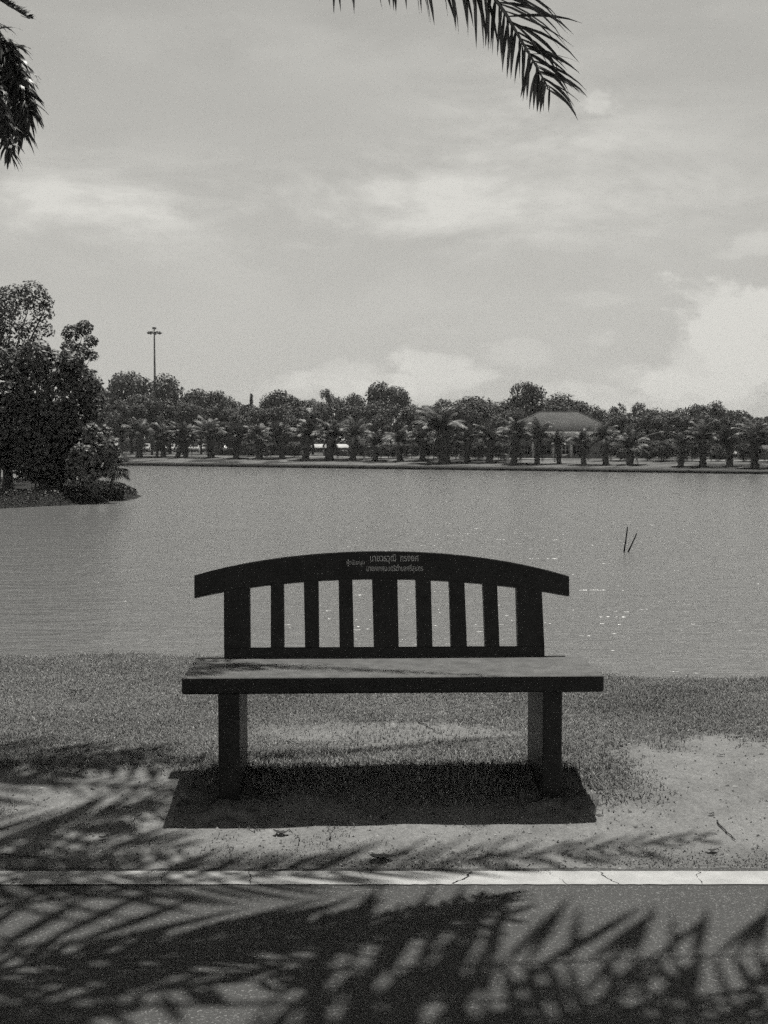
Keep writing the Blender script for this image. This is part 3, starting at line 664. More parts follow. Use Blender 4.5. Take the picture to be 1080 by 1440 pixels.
# ------------------------------------------------------------------ far palms
def palm_meshes(seed, nf=44, trunk=.5, squat=False):
    r2 = np.random.default_rng(seed); zz = np.linspace(-.03, trunk, 16)
    rad = np.interp(zz / trunk, [0, .15, .6, 1], [.10, .075, .062, .075]) * r2.uniform(.85, 1.15) * (1 + .14 * (np.arange(16) % 2))
    parts = [tube(np.stack([zz * 0 + .01 * np.sin(zz * 4), zz * 0, zz], 1), rad, 11)]
    for q in range(70):                                # old leaf bases
        a, z = r2.uniform(0, 6.283), r2.uniform(.05, trunk); r = .075; c, s = math.cos(a), math.sin(a)
        parts.append(tube([(r * c, r * s, z), ((r + .03) * c, (r + .03) * s, z + .03)], [.018, .006], 4))
    Vs, Fs, tn, nv = [], [], [], 0
    for q in range(nf):
        a = q * 2.399 + r2.uniform(-.5, .5); e = R(np.interp(q, [0, nf * .35, nf], [86, 52, 4]) + r2.uniform(-16, 16))
        if q > nf - 4: e = R(-45)                      # old hanging fronds
        L_ = r2.uniform(.36, .60) * (1.15 if squat else 1); st = 20; p = np.array([0, 0, trunk + .02]); pts, dirs = [], []
        for k_ in range(st + 1):
            d = np.array([math.cos(a) * math.cos(e), math.sin(a) * math.cos(e), math.sin(e)]); pts.append(p.copy()); dirs.append(d)
            p = p + d * L_ / st; e -= R(np.interp(k_, [0, st], [1.2, 5.4]))
        S_ = np.array([-math.sin(a), math.cos(a), 0]); tone = r2.uniform(.6, 1.5)
        for k_ in range(2, st + 1):
            d = dirs[k_]; N_ = np.cross(S_, d)
            for side in (-1, 1):
                ln = .15 * np.interp(k_ / st, [0, .3, .7, 1], [.5, 1, .9, .35]) * r2.uniform(.8, 1.1)
                dd = S_ * side * .8 + d * .6 + N_ * (-.25 if N_[2] > 0 else .25) * r2.uniform(.2, 1.4); dd /= np.linalg.norm(dd)
                w = d * .013
                Vs.append(np.array([pts[k_] - w, pts[k_] + w, pts[k_] + dd * ln + w * .2 - np.array([0, 0, .02]), pts[k_] + dd * ln - w * .2 - np.array([0, 0, .02])]))
                Fs.append([nv, nv + 1, nv + 2, nv + 3]); nv += 4; tn += [tone * r2.uniform(.8, 1.2)] * 4
    return make_mesh('trunk', parts, M['bark'], False), make_mesh('crown', [(np.concatenate(Vs), np.array(Fs))], M['palm_far'], attrs={'tone': tn})
PM = [palm_meshes(301, 34, .60), palm_meshes(302, 38, .57), palm_meshes(303, 28, .64), palm_meshes(304, 44, .48, True), palm_meshes(305, 30, .62), palm_meshes(306, 36, .58)]
PALMS = [(196, 596, 0), (221, 600, 2), (230, 602, 1), (250, 600, 0), (261, 603, 2), (297, 584, 2), (332, 589, 1), (365, 600, 0), (397, 597, 1), (430, 583, 2), (463, 586, 1), (496, 597, 0), (528, 602, 3), (563, 599, 1), (594, 599, 0), (625, 581, 1), (657, 597, 2), (688, 598, 1), (722, 597, 0), (755, 595, 2), (786, 600, 1), (821, 602, 2), (852, 603, 2), (886, 603, 3), (957, 604, 1), (988, 597, 0), (1026, 603, 2), (1061, 602, 1), (1092, 604, 0)]
NOTE = {297: 'tall shaggy palm with the brightest fronds, right of the row of white cars', 430: 'tall thick-trunked palm at the left end of the long white roof', 463: 'shaggy palm standing before the middle of the long white roof', 496: 'slimmer palm at the right end of the long white roof', 528: 'squat spreading palm just right of the long white roof', 625: 'tallest dark palm in the middle of the bank', 755: 'palm before the left windows of the hipped-roof hall', 786: 'palm before the middle windows of the hipped-roof hall', 821: 'palm before the right windows of the hipped-roof hall', 852: 'slender palm before the blank right end of the hall', 886: 'squat bushy palm right of the hall, wide as it is tall', 1026: 'palm just right of the clipped hedge block', 1092: 'palm cut by the right edge of the picture', 221: 'pale slim palm, left one of the close pair beside the parked car', 230: 'dark palm, right one of the close pair beside the parked car', 196: 'leftmost palm on the far bank, just clear of the island bush'}
for q, (px, top, var) in enumerate(PALMS):
    s0 = np.interp(px, [190, 450, 700, 1060], [9, 7.5, 5, 3]) + (q % 3 - 1) * .5
    D = (s0 + 84.65) / ((px - 540) / FPX * .543 + .84); X = (px - 540) / FPX * D; z0 = float(terrain(X, D)); H = (at(px, top, D)[2] - z0) * (1 + .13 * math.sin(px * 12.9))
    var = var if var == 3 else (0, 1, 2, 4, 5)[(q * 3 + var) % 5]; wob = np.random.default_rng(q)
    root = empty('palm_tree', (X, D, z0), 0, NOTE.get(px, 'shaggy palm on the far bank, %s palm from the left along the shore' % ORD[q]), 'palm tree', 'palms along the far bank')
    sc = H * (.92 if var == 3 else 1.0); wx = wob.uniform(.88, 1.2) * (.8 if 740 < px < 860 else 1); tilt = wob.normal(0, .085, 2)
    for nm, me in zip(('trunk', 'crown'), PM[var]):
        o = bpy.data.objects.new(nm, me); C.objects.link(o); o.parent = root; o.rotation_euler = (0, 0, q * 1.7); o.scale = (sc * wx, sc * wx, sc); o.rotation_euler = (tilt[0], tilt[1], q * 1.7)
        if px == 221 and nm == 'trunk': o.scale = (sc * .6, sc * .6, sc)

for q, (px, top, wd) in enumerate([(349, 619, 30), (381, 621, 24), (414, 620, 28), (512, 620, 26), (546, 618, 30), (579, 622, 22), (610, 616, 32), (641, 617, 30), (673, 620, 26), (704, 621, 26), (872, 621, 26), (910, 624, 20), (930, 618, 34), (973, 622, 26), (1008, 626, 20), (1045, 622, 24)]):
    D = np.interp(px, [190, 700, 1080], [131, 104, 94]); tree('shrub', 'shrub', q % 2, 'low dark shrub in a gap between two far palms, %s such shrub from the left' % ORD[q], px, top, wd, float(D), 'shrubs between the far palms', 'shrub')

# ------------------------------------------------------------------ the island
def isle_tree(name, label, px, base_py, D, lobes_px, n, size, tone, leafmat='leaf_isle', trunk_r=.12, shell=(.5, 1.05), branch=True, cat='tree', aspect=.55, r_=None, jit=.55):
    r2 = np.random.default_rng(int(px * 3 + D)); X = (px - 540) / FPX * D; z0 = float(terrain(X, D)); root = empty(name, (X, D, z0), 0, label, cat)
    o0 = np.array([X, D, z0]); lobes = []
    for lx, ly, lr in lobes_px:
        Yd = D + r2.uniform(-.5, .5) * (1.2 + lr / 60); p = at(lx, ly, Yd) - o0; lobes.append((*p, lr / FPX * D, r2.uniform(.75, 1.0)))
    P, d, li = lobes_to_points(lobes, n, r2, shell); V, F = leaf_cloud(P, d * .9 + np.array([0, 0, .55]), size, r2, aspect, jit)
    lt = r2.uniform(.85, 1.2, len(lobes)); tn = np.repeat(lt[li] * r2.uniform(.75, 1.25, len(P)) * tone, 4)
    parts = []; top = np.mean([l[:3] for l in lobes], 0)
    fork = np.array([top[0] * .25, top[1] * .25, max(.35, min(l[2] for l in lobes) * .8)])
    parts.append(tube([(0, 0, -.2), fork * .5, fork], [trunk_r * 1.5, trunk_r * 1.1, trunk_r], 9))
    for l in lobes:
        e = np.array(l[:3]); m = (fork + e) / 2 + np.array([0, 0, -.12]) * np.linalg.norm(e - fork)
        parts.append(tube(bez(fork, m, e, np.linspace(0, 1, 7)), np.linspace(trunk_r * .5, trunk_r * .08, 7), 6))
        for _ in range(3):
            dv = r2.normal(0, 1, 3); dv /= np.linalg.norm(dv); parts.append(tube([e - dv * 0, e + dv * l[3] * .9], [trunk_r * .10, trunk_r * .03], 4))
    build('trunk', parts, M['bark'], root, True)
    build('crown', [(V, F)], M[leafmat], root, attrs={'tone': tn})
    return root
isle_tree('tree', 'big dense dark broadleaf tree filling the island', 62, 690, 46.0,
    [(70, 560, 60), (110, 540, 32), (35, 545, 45), (20, 600, 50), (100, 600, 44), (60, 630, 45), (75, 520, 30), (125, 575, 26), (0, 560, 40), (30, 640, 34), (100, 640, 30), (10, 515, 30), (128, 545, 18), (50, 500, 24), (100, 510, 20), (-30, 580, 60), (-30, 640, 40), (118, 625, 24), (75, 655, 22), (52, 655, 24), (60, 672, 18), (80, 672, 18), (95, 662, 18), (40, 665, 16)], 18000, .19, 1.5, trunk_r=.14)
isle_tree('tree', 'taller feathery tree rising behind the island at the left edge', -6, 690, 52.0,
    [(20, 425, 26), (45, 415, 22), (60, 440, 16), (0, 430, 28), (10, 470, 26), (40, 465, 18), (-15, 460, 30), (65, 465, 12), (50, 490, 20), (-20, 500, 40), (20, 505, 28), (80, 505, 12), (68, 425, 9)], 6200, .14, 1.3, trunk_r=.13)
isle_tree('tree', 'light-topped branching tree leaning out behind the right of the island', 84, 690, 50.0,
    [(100, 470, 14), (118, 462, 13), (128, 480, 10), (112, 495, 14), (130, 500, 9), (95, 490, 10), (90, 515, 16), (110, 520, 14)], 2600, .13, 1.3, trunk_r=.09)
isle_tree('shrub', 'glossy leaved bush with sunlit top at the island tip', 130, 694, 44.9,
    [(135, 620, 20), (150, 632, 17), (120, 640, 22), (160, 645, 12), (140, 655, 20), (125, 668, 15), (148, 608, 10), (110, 655, 18), (158, 622, 9), (128, 606, 11)], 5600, .17, 2.7, trunk_r=.13, cat='bush')
isle_tree('tree', 'thick dark trunk with low crown at the left edge of the island', 12, 690, 47.0,
    [(10, 620, 34), (-20, 630, 34), (28, 630, 22), (5, 645, 20)], 3200, .15, .8, trunk_r=.17)
isle_tree('shrub', 'low reedy tuft at the waterline of the island tip', 164, 700, 46.2,
    [(160, 694, 9), (168, 694, 7), (152, 695, 8)], 700, .13, .9, trunk_r=.02, cat='bush', aspect=.2)
def island_cover():
    r2 = np.random.default_rng(55); n = 45000; a = r2.uniform(0, 6.283, n); r = r2.uniform(.80, 1.01, n); x = -19.6 + 10 * r * np.cos(a); y = 47.6 + 10.4 * r * np.sin(a)
    z = terrain(x, y); k = (z > WATER - .03); P = np.stack([x, y, z + r2.uniform(0, .16, n) * (.4 + 1.2 * fbm(x, y, 1.2, 46))], 1)[k]
    V, F = leaf_cloud(P, np.tile([0, -.3, .6], (len(P), 1)), .085, r2, .35)
    tag(build('ground_cover', [(V, F)], M['leaf_isle'], attrs={'tone': np.repeat(r2.uniform(.15, .5, len(P)), 4)}), 'dark creeping plants covering the bank of the island', 'ground cover', kind='stuff')
island_cover()
def fan_palm(label, px, py, D):
    X = (px - 540) / FPX * D; z0 = float(terrain(X, D)); root = empty('fan_palm', (X, D, z0), 0, label, 'palm'); r2 = np.random.default_rng(9)
    top = at(px + 1, py, D) - np.array([X, D, z0])
    build('trunk', [tube([(-.25, 0, -.2), (-.15, 0, top[2] * .5), tuple(top)], [.07, .06, .05], 7)], M['bark'], root, True)
    for q in range(15):
        a = q * 2.399; e = R(np.interp(q, [0, 14], [75, -55])); d = np.array([math.cos(a) * math.cos(e), math.sin(a) * math.cos(e), math.sin(e)])
        hub = top + d * .28; side = np.cross(d, [0, 0, 1]); side /= np.linalg.norm(side) + 1e-6; V, F = [], []
        for k_ in range(15):
            b = R(-80 + k_ * 160 / 14); dd = d * math.cos(b) + side * math.sin(b); L_ = .50 * (.8 + .2 * math.cos(b)); w = np.cross(dd, np.cross(d, side)) * .026
            mid_ = hub + dd * L_ * .6; tip = hub + dd * L_ + np.array([0, 0, -.06]); n0 = len(V)
            V += [hub, mid_ - w, tip, mid_ + w]; F.append([n0, n0 + 1, n0 + 2, n0 + 3])
        fr = build('frond', [(np.array(V), np.array(F))], M['leaf_isle'], root, attrs={'tone': np.full(len(V), r2.uniform(.9, 2.2))})
        build('stalk', [tube([top, hub], [.012, .008], 4)], M['rachis'], fr)
    return root
fan_palm('small fan palm leaning over the water at the island tip', 163, 655, 46.6)

# ------------------------------------------------------------------ buildings, cars and poles behind the far bank
def hall():
    D = 112.0; z0 = .0
    def X(px): return (px - 540) / FPX * D
    x0, x1 = X(726), X(848); root = empty('hall', ((x0 + x1) / 2, D, z0), 0, 'single-storey hall with a wide grey hipped roof behind the right-hand palms', 'building')
    cx = (x0 + x1) / 2; hw = (x1 - x0) / 2; ze = 2.30; dp = 7.0
    # front wall with window openings
    win = [(728, 746), (752, 774), (780, 800), (805, 829)]
    wz0, wz1 = .32, 1.05; parts = [box(-hw, hw, 0, .2, wz1, ze), box(-hw, hw, 0, .2, -.3, wz0)]
    ed = [x0] + [X(v) for w in win for v in w] + [x1]
    for q in range(0, len(ed), 2): parts.append(box(ed[q] - cx, ed[q + 1] - cx, 0, .2, wz0, wz1))
    parts += [box(-hw, -hw + .2, .2, dp, -.3, ze), box(hw - .2, hw, .2, dp, -.3, ze), box(-hw + .2, hw - .2, dp - .2, dp, -.3, ze)]
    build('wall', parts, M['wall'], root)
    for a, b_ in win:
        xa, xb = X(a) - cx, X(b_) - cx; fr = []; n = 4
        for q in range(n + 1):
            xq = xa + (xb - xa) * q / n; fr.append(box(max(xa, xq - .035), min(xb, xq + .035), .05, .12, wz0, wz1))
        fr.append(box(xa, xb, .055, .115, wz0 + .36, wz0 + .42))
        w = build('window', fr, M['white'] if a == 780 else M['wall'], root); build('pane', [box(xa, xb, .14, .16, wz0, wz1)], M['glass'], w)
    for v in (749, 777, 802.5): xv = X(v) - cx; build('column', [box(xv - .11, xv + .11, -.16, -.003, -.2, 1.55)], M['white'], root)
    # veranda roof and hipped main roof
    build('fascia', [box(-hw - .5, hw + .5, -.75, -.68, ze - .14, ze)], M['white'], root)
    e0, e1 = X(702) - cx, X(870) - cx; r0, r1 = X(766) - cx, X(820) - cx; zr = 1.38 + 40.5 / FPX * (D + 3); y0, y1 = -.7, dp + .7
    V = np.array([(e0, y0, ze), (e1, y0, ze), (e1, y1, ze), (e0, y1, ze), (r0, (y0 + y1) / 2, zr + .15), (r1, (y0 + y1) / 2, zr + .15), (e0, y0, ze - .12), (e1, y0, ze - .12), (e1, y1, ze - .12), (e0, y1, ze - .12)])
    rf = build('roof', [(V, np.array([(0, 1, 5, 4), (2, 3, 4, 5), (6, 7, 1, 0), (7, 8, 2, 1), (8, 9, 3, 2), (9, 6, 0, 3), (9, 8, 7, 6)])), (V[[1, 2, 5]], np.array([(0, 1, 2)])), (V[[3, 0, 4]], np.array([(0, 1, 2)]))], M['rooftile'], root)
    caps = [tube([V[4], V[5]], [.07, .07], 6)] + [tube([V[a], V[b_]], [.06, .06], 6) for a, b_ in ((0, 4), (1, 5), (2, 5), (3, 4))]
    build('ridge_cap', caps, M['rooftile'], rf)
hall()
def shelter(name, label, cat, pa, pb, ptop, pbot, D, depth, mroof='white', walls=False):
    xa, xb = (pa - 540) / FPX * D, (pb - 540) / FPX * D; cx = (xa + xb) / 2; hw = (xb - xa) / 2; z0 = float(terrain(cx, D)); zt = at(pa, ptop, D)[2] - z0; zb = at(pa, pbot, D)[2] - z0
    root = empty(name, (cx, D, z0), 0, label, cat)
    V = np.array([(-hw, 0, zb), (hw, 0, zb), (hw, depth, zt), (-hw, depth, zt), (-hw, 0, zb - .05), (hw, 0, zb - .05), (hw, depth, zt - .05), (-hw, depth, zt - .05)])
    build('roof', [(V, np.array([(0, 1, 2, 3), (7, 6, 5, 4), (4, 5, 1, 0), (5, 6, 2, 1), (6, 7, 3, 2), (7, 4, 0, 3)]))], M[mroof], root)
    for q in range(3):
        xp = -hw + .15 + (2 * hw - .3) * q / 2
        for yy, zz in ((.1, zb), (depth - .1, zt)): build('post', [box(xp - .05, xp + .05, yy - .05, yy + .05, -.2, zz - .052)], M['steel'], root)
    if walls:
        build('wall', [box(-hw + .1, hw - .1, depth - .4, depth - .25, -.1, zb - .15), box(-hw + .1, -hw + .2, .3, depth - .4, -.1, zb - .15), box(hw - .2, hw - .1, .3, depth - .4, -.1, zb - .15)], M['wall'], root)
        build('counter', [box(-hw + .25, hw - .25, .25, .4, -.1, .75)], M['wall'], root)
    return root
shelter('shelter', 'long low white roof on posts seen between the palms left of centre', 'shelter', 428, 494, 624.5, 629.5, 190, 5)
shelter('awning', 'small bright white awning behind the clipped hedge block', 'awning', 1003, 1023, 633.5, 638, 118, 2.0)
shelter('awning', 'white awning right of the clipped hedge block, above the pale car', 'awning', 1028, 1040, 634, 638, 122, 2.0)
shelter('kiosk', 'low kiosk with dark openings right of the squat bushy palm', 'kiosk', 902, 922, 630, 637, 118, 2.4, 'rooftile', True)
shelter('kiosk', 'pale kiosk partly cut by the right edge of the picture', 'kiosk', 1068, 1096, 626, 632, 104, 2.6, 'rooftile', True)

def make_car():
    root = empty('parked_car', (0, 0, 0)); prof = [(-2.1, .35), (-2.15, .62), (-2.05, .80), (-1.15, .92), (-.45, 1.40), (.1, 1.47), (1.0, 1.44), (1.75, .98), (2.1, .92), (2.15, .5), (2.1, .33)]
    bm = bmesh.new(); rows = []
    for q, (y, z) in enumerate(prof):
        w = .86 if z < 1.0 else .66
        rows.append([bm.verts.new((-w, y, z)), bm.verts.new((w, y, z))])
    low = [[bm.verts.new((-.84, y, .3)), bm.verts.new((.84, y, .3))] for y, z in prof]
    for q in range(len(prof) - 1):
        bm.faces.new((rows[q][0], rows[q][1], rows[q + 1][1], rows[q + 1][0])); bm.faces.new((low[q][1], low[q][0], low[q + 1][0], low[q + 1][1]))
        for s_ in (0, 1):
            bm.faces.new((rows[q][s_], rows[q + 1][s_], low[q + 1][s_], low[q][s_]))
    bm.faces.new((rows[0][0], low[0][0], low[0][1], rows[0][1])); bm.faces.new((rows[-1][0], rows[-1][1], low[-1][1], low[-1][0]))
    bmesh.ops.recalc_face_normals(bm, faces=bm.faces); from_bm('body', bm, M['carpaint'], root, False)
    def quad(name, P, m): build(name, [(np.array(P, float), np.array([(0, 1, 2, 3)]))], m, root)
    quad('windscreen', [(-.70, -1.10, .962), (.70, -1.10, .962), (.60, -.52, 1.37), (-.60, -.52, 1.37)], M['glass'])
    quad('rear_window', [(.60, 1.10, 1.40), (.68, 1.68, 1.045), (-.68, 1.68, 1.045), (-.60, 1.10, 1.40)], M['glass'])
    for s_ in (-1, 1):
        quad('side_window', [(s_ * .80, -.95, 1.0), (s_ * .80, 1.5, 1.03), (s_ * .70, .95, 1.38), (s_ * .70, -.4, 1.34)], M['glass'])
        build('headlight', [box(s_ * .62 - .16, s_ * .62 + .16, -2.17, -2.10, .60, .74)], M['white'], root)
        for y in (-1.35, 1.35):
            w = build('wheel', [tube([(s_ * .70, y, .31), (s_ * .89, y, .31)], [.31, .31], 18), tube([(s_ * .89, y, .31), (s_ * .90, y, .31)], [.31, .16], 18)], M['rubber'], root)
            build('rim', [tube([(s_ * .86, y, .31), (s_ * .905, y, .31)], [.19, .19], 14), tube([(s_ * .905, y, .31), (s_ * .91, y, .31)], [.19, .01], 14)], M['steel'], w)
    build('bumper', [box(-.80, .80, -2.22, -2.15, .32, .50)], M['rubber'], root)
    return root
CARS = [(205.5, 215, 0, 'white car glimpsed between the leftmost palm and the close pair of palms'), (240.5, 215, 0, 'white car just right of the close pair of palms'), (257, 215, 0, 'white car half hidden behind the two palm trunks left of the tall bright palm'), (274.5, 218, 0, 'white car with both headlights visible between bank palms left of the tall bright palm'), (291, 222, 0, 'white car mostly hidden by the trunk of the tall bright palm'),
        (322, 215, .2, 'white car glimpsed right of the tall bright palm'), (577, 190, .6, 'pale car parked between two palms at the middle of the bank'), (944, 150, .3, 'pale car behind the fence left of the palm before the clipped hedge'), (1037, 140, .5, 'white car under the awning right of the clipped hedge block')]
car0 = make_car()
for q, (px, D, rz, lb) in enumerate(CARS):
    o = car0 if q == 0 else copy_tree(car0); X = (px - 540) / FPX * D; o.location = (X, D, float(terrain(X, D))); o.rotation_euler.z = rz; tag(o, lb, 'car', 'cars parked behind the far bank')
def hedge(label, pa, pb, ptop, D, thick, n, size, tone, clipped=False):
    xa, xb = (pa - 540) / FPX * D, (pb - 540) / FPX * D; cx = (xa + xb) / 2; hw = (xb - xa) / 2; z0 = float(terrain(cx, D)); h = at(pa, ptop, D)[2] - z0; r2 = np.random.default_rng(int(pa + D))
    P = np.stack([r2.uniform(-hw, hw, n), r2.uniform(-thick / 2, thick / 2, n), r2.uniform(0, 1, n) ** .8 * h], 1)
    lim = h * ((.98 if clipped else .72) + (.02 if clipped else .45) * (fbm(P[:, 0], P[:, 1] * 0, .5 if not clipped else 1.5, int(pa)) )); P[:, 2] = np.minimum(P[:, 2], lim)
    V, F = leaf_cloud(P, np.tile([0, -.6, .6], (n, 1)), size, r2)
    root = empty('hedge', (cx, D, z0), 0, label, 'hedge', None)
    build('foliage', [(V, F)], M['leaf_far'], root, attrs={'tone': np.repeat(r2.uniform(.6, 1.3, n) * tone, 4)})
    build('stem', [tube([(x, 0, -.1), (x + .05, 0, h * .6)], [.05, .02], 5) for x in np.linspace(-hw, hw, max(3, int(hw)))], M['bark'], root)
hedge('long dark hedge behind the parked cars at the left', 60, 330, 618, 240, 3, 7000, .55, .8)
hedge('long dark hedge behind the long white roof', 330, 560, 619, 236, 3, 6000, .55, .8)
hedge('long dark hedge between the middle palms and the hall', 545, 730, 620, 190, 3, 5000, .5, .8)
hedge('dark hedge right of the hall behind the kiosk and awnings', 850, 1110, 618, 136, 2, 6000, .34, .8)
hedge('clipped grey-green hedge block before the small white awning', 1000, 1024, 638.5, 106, .9, 1500, .14, 1.3, True)
hedge('low dark hedge beside the footpath left of the hall', 455, 545, 633, 135, 1.4, 2200, .22, .8)
hedge('low dark hedge beside the footpath under the tall bright palm', 300, 425, 634, 141, 1.4, 2600, .22, .8)

def distant_woods():
    r2 = np.random.default_rng(404); n = 26000; az = r2.uniform(R(-80), R(80), n); D = r2.uniform(285, 340, n); x = D * np.sin(az); y = D * np.cos(az)
    h = 8.5 * (.55 + .75 * fbm(az * 60, az * 0, 1.0, 405)); P = np.stack([x, y, -.6 + h * r2.uniform(0, 1, n) ** .7], 1)
    V, F = leaf_cloud(P, np.stack([-np.sin(az) * .6, -np.cos(az) * .6, az * 0 + .6], 1), 1.5, r2, .6, .6)
    tag(build('distant_woods', [(V, F)], M['leaf_far'], attrs={'tone': np.repeat(r2.uniform(.6, 1.2, n), 4)}), 'dark far-off woods closing the horizon behind the park trees', 'woods', kind='stuff')
distant_woods()
def mast():
    D = 240.0; X = (219 - 540) / FPX * D; z0 = float(terrain(X, D)); h = at(219, 467, D)[2] - z0; root = empty('floodlight_mast', (X, D, z0), 0, 'tall thin floodlight mast with a ring of lamps above the left trees', 'lamp mast')
    build('pole', [tube([(0, 0, -.3), (0, 0, h * .5), (0, 0, h)], [.32, .22, .13], 12)], M['steel'], root)
    th = np.linspace(0, 2 * np.pi, 21); build('ring', [tube(np.stack([.8 * np.cos(th), .8 * np.sin(th), th * 0 + h], 1), .06, 6)] + [tube([(0, 0, h), (.8 * math.cos(a), .8 * math.sin(a), h)], [.04, .04], 5) for a in (0, 1.571, 3.142, 4.712)], M['steel'], root)
    for q in range(8):
        a = q * math.pi / 4; c, s_ = math.cos(a), math.sin(a)
        build('lamp', [tube([(.8 * c, .8 * s_, h + .05), (1.05 * c, 1.05 * s_, h + .05), (1.28 * c, 1.28 * s_, h - .3)], [.05, .16, .24], 8)], M['steel'], root)
    build('lightning_cap', [tube([(0, 0, h), (0, 0, h + .55)], [.1, .1], 8), tube([(0, 0, h + .55), (0, 0, h + .9)], [.42, .36], 10)], M['steel'], root)
mast()
def pole(label, px, ptop, D, arm=None, name='lamp_post', cat='pole', r=.06):
    X = (px - 540) / FPX * D; z0 = float(terrain(X, D)); h = at(px, ptop, D)[2] - z0; root = empty(name, (X, D, z0), 0, label, cat)
    build('pole', [tube([(0, 0, -.2), (0, 0, h)], [r * 1.3, r], 8)], M['steel' if arm else 'wall'], root)
    if arm:
        p2 = at(arm[0], arm[1], D) - np.array([X, D, z0]); build('arm', [tube([(0, 0, h - .05), tuple(p2)], [.05, .035], 6)], M['steel'], root)
        build('lamp', [box(p2[0] - .05, p2[0] + .32, -.1, .1, p2[2] - .03, p2[2] + .07)], M['white'], root)
    else: build('pole_cap', [tube([(0, 0, h), (0, 0, h + .05)], [r * 1.6, r * .4], 8)], M['steel'], root)
pole('street lamp with a slanting arm and pale lamp right of the squat palm', 906, 613, 116, (928, 607.5))
pole('thin pale pole rising from the clipped hedge block', 1011, 622, 108)
pole('thin pale pole beside the white car under the awning', 1037, 616, 110)
pole('thin dark pole between the two right-hand kiosks', 1046, 628, 106, r=.03)

# ------------------------------------------------------------------ sticks in the lake
def stick(label, p0, p1, D, seed):
    a, b_ = at(*p0, D), at(*p1, D); a[2] = min(a[2], WATER); d = b_ - a; a = a - d * .5; r2 = np.random.default_rng(seed)
    P = a + np.linspace(0, 1, 9)[:, None] * (b_ - a) + r2.normal(0, .004, (9, 3)); o = np.array([a[0], a[1], WATER])
    s_ = build('stick', [tube(P - o, np.linspace(.019, .012, 9), 7)], M['wood']); s_.location = o; tag(s_, label, 'stick')
stick('taller nearly upright dark stick standing in the lake', (877.5, 776), (883, 741), 24.5, 1)
stick('shorter slanting dark stick standing in the lake', (883.5, 773), (895.5, 750.5), 24.5, 2)

# ------------------------------------------------------------------ grass blades, litter, leaves
def bench_side(x, y):                     # nobody mows close to the bench legs
    a = np.exp(-(((x + .62) / .26) ** 2 + ((y - 4.72) / .26) ** 2)); b = np.exp(-(((x - .68) / .24) ** 2 + ((y - 4.70) / .26) ** 2))
    c = .6 * np.exp(-(((x - .03) / .6) ** 2 + ((y - 4.85) / .16) ** 2)); return np.minimum(a + b + c, 1)
def grass_blades():
    n = 620000; r2 = np.random.default_rng(77); x = r2.uniform(-3.2, 3.2, n); y = 4.03 + (8.0 - 4.03) * r2.random(n)
    keep = (np.abs(x) < y * .36 + .5) & (y < crest_y(x) + .25)
    x, y = x[keep], y[keep]; g = grass_mask(x, y); patch = fbm(x, y, 3, 91)
    for uq in (uA - .03, uB + .03):       # none grows through the footings
        c_ = mid + ax * uq + ay * .13; dx_, dy_ = x - c_[0], y - c_[1]; g = np.where(((dx_ / .125) ** 4 + (dy_ / .17) ** 4) < 1, g * .25, g)
    keep = r2.random(len(x)) < np.clip((g - .15) * 1.25, 0, 1) * (.45 + .9 * patch); x, y, g, patch = x[keep], y[keep], g[keep], patch[keep]
    n = len(x); z = terrain(x, y); a = r2.uniform(0, 6.283, n); lean = r2.uniform(.1, 1.25, n); L_ = r2.uniform(.010, .026, n) * (.7 + .6 * patch) * np.where(r2.random(n) < .02, 1.9, 1) * np.interp(y, [4.1, 4.35], [.6, 1]) * (1 + 1.1 * bench_side(x, y)) * (1 + 1.3 * (np.abs(y - crest_y(x) + .02) < .2) * sstep(fbm(x, y, 5, 93), .5, .68))
    d = np.stack([np.cos(a) * np.sin(lean), np.sin(a) * np.sin(lean), np.cos(lean)], 1); s_ = np.stack([-np.sin(a), np.cos(a), a * 0], 1); w = r2.uniform(.0011, .0025, n)[:, None]
    P = np.stack([x, y, z - .003], 1); Mi = P + d * (L_ * .55)[:, None]; d2 = d * .8 + np.stack([np.cos(a), np.sin(a), -.35 + a * 0], 1) * .5; d2 /= np.linalg.norm(d2, axis=1)[:, None]
    Tp = Mi + d2 * (L_ * .5)[:, None]
    V = np.stack([P - s_ * w, P + s_ * w, Mi + s_ * w * .8, Mi - s_ * w * .8, Tp], 1).reshape(-1, 3); i = np.arange(n) * 5
    tone = r2.uniform(.55, 1.25, n) * np.where(r2.random(n) < .09, 2.1, 1) * (.75 + .5 * fbm(x, y, 1.1, 95))
    o = build('grass', [(V, np.stack([i, i + 1, i + 2, i + 3], 1))], M['blade'], attrs={'tone': np.repeat(tone, 5)})
    me = o.data; bm = None
    # tips
    tri = np.stack([i + 3, i + 2, i + 4], 1)
    o2 = make_mesh('grass', [(V, np.stack([i, i + 1, i + 2, i + 3], 1)), (V, tri)], M['blade'], attrs={'tone': np.tile(np.repeat(tone, 5), 2)})
    o.data = o2; bpy.data.meshes.remove(me)
    tag(o, 'short patchy lawn grass between the road and the lake', 'grass', kind='stuff'); print('BLADES', n)
grass_blades()
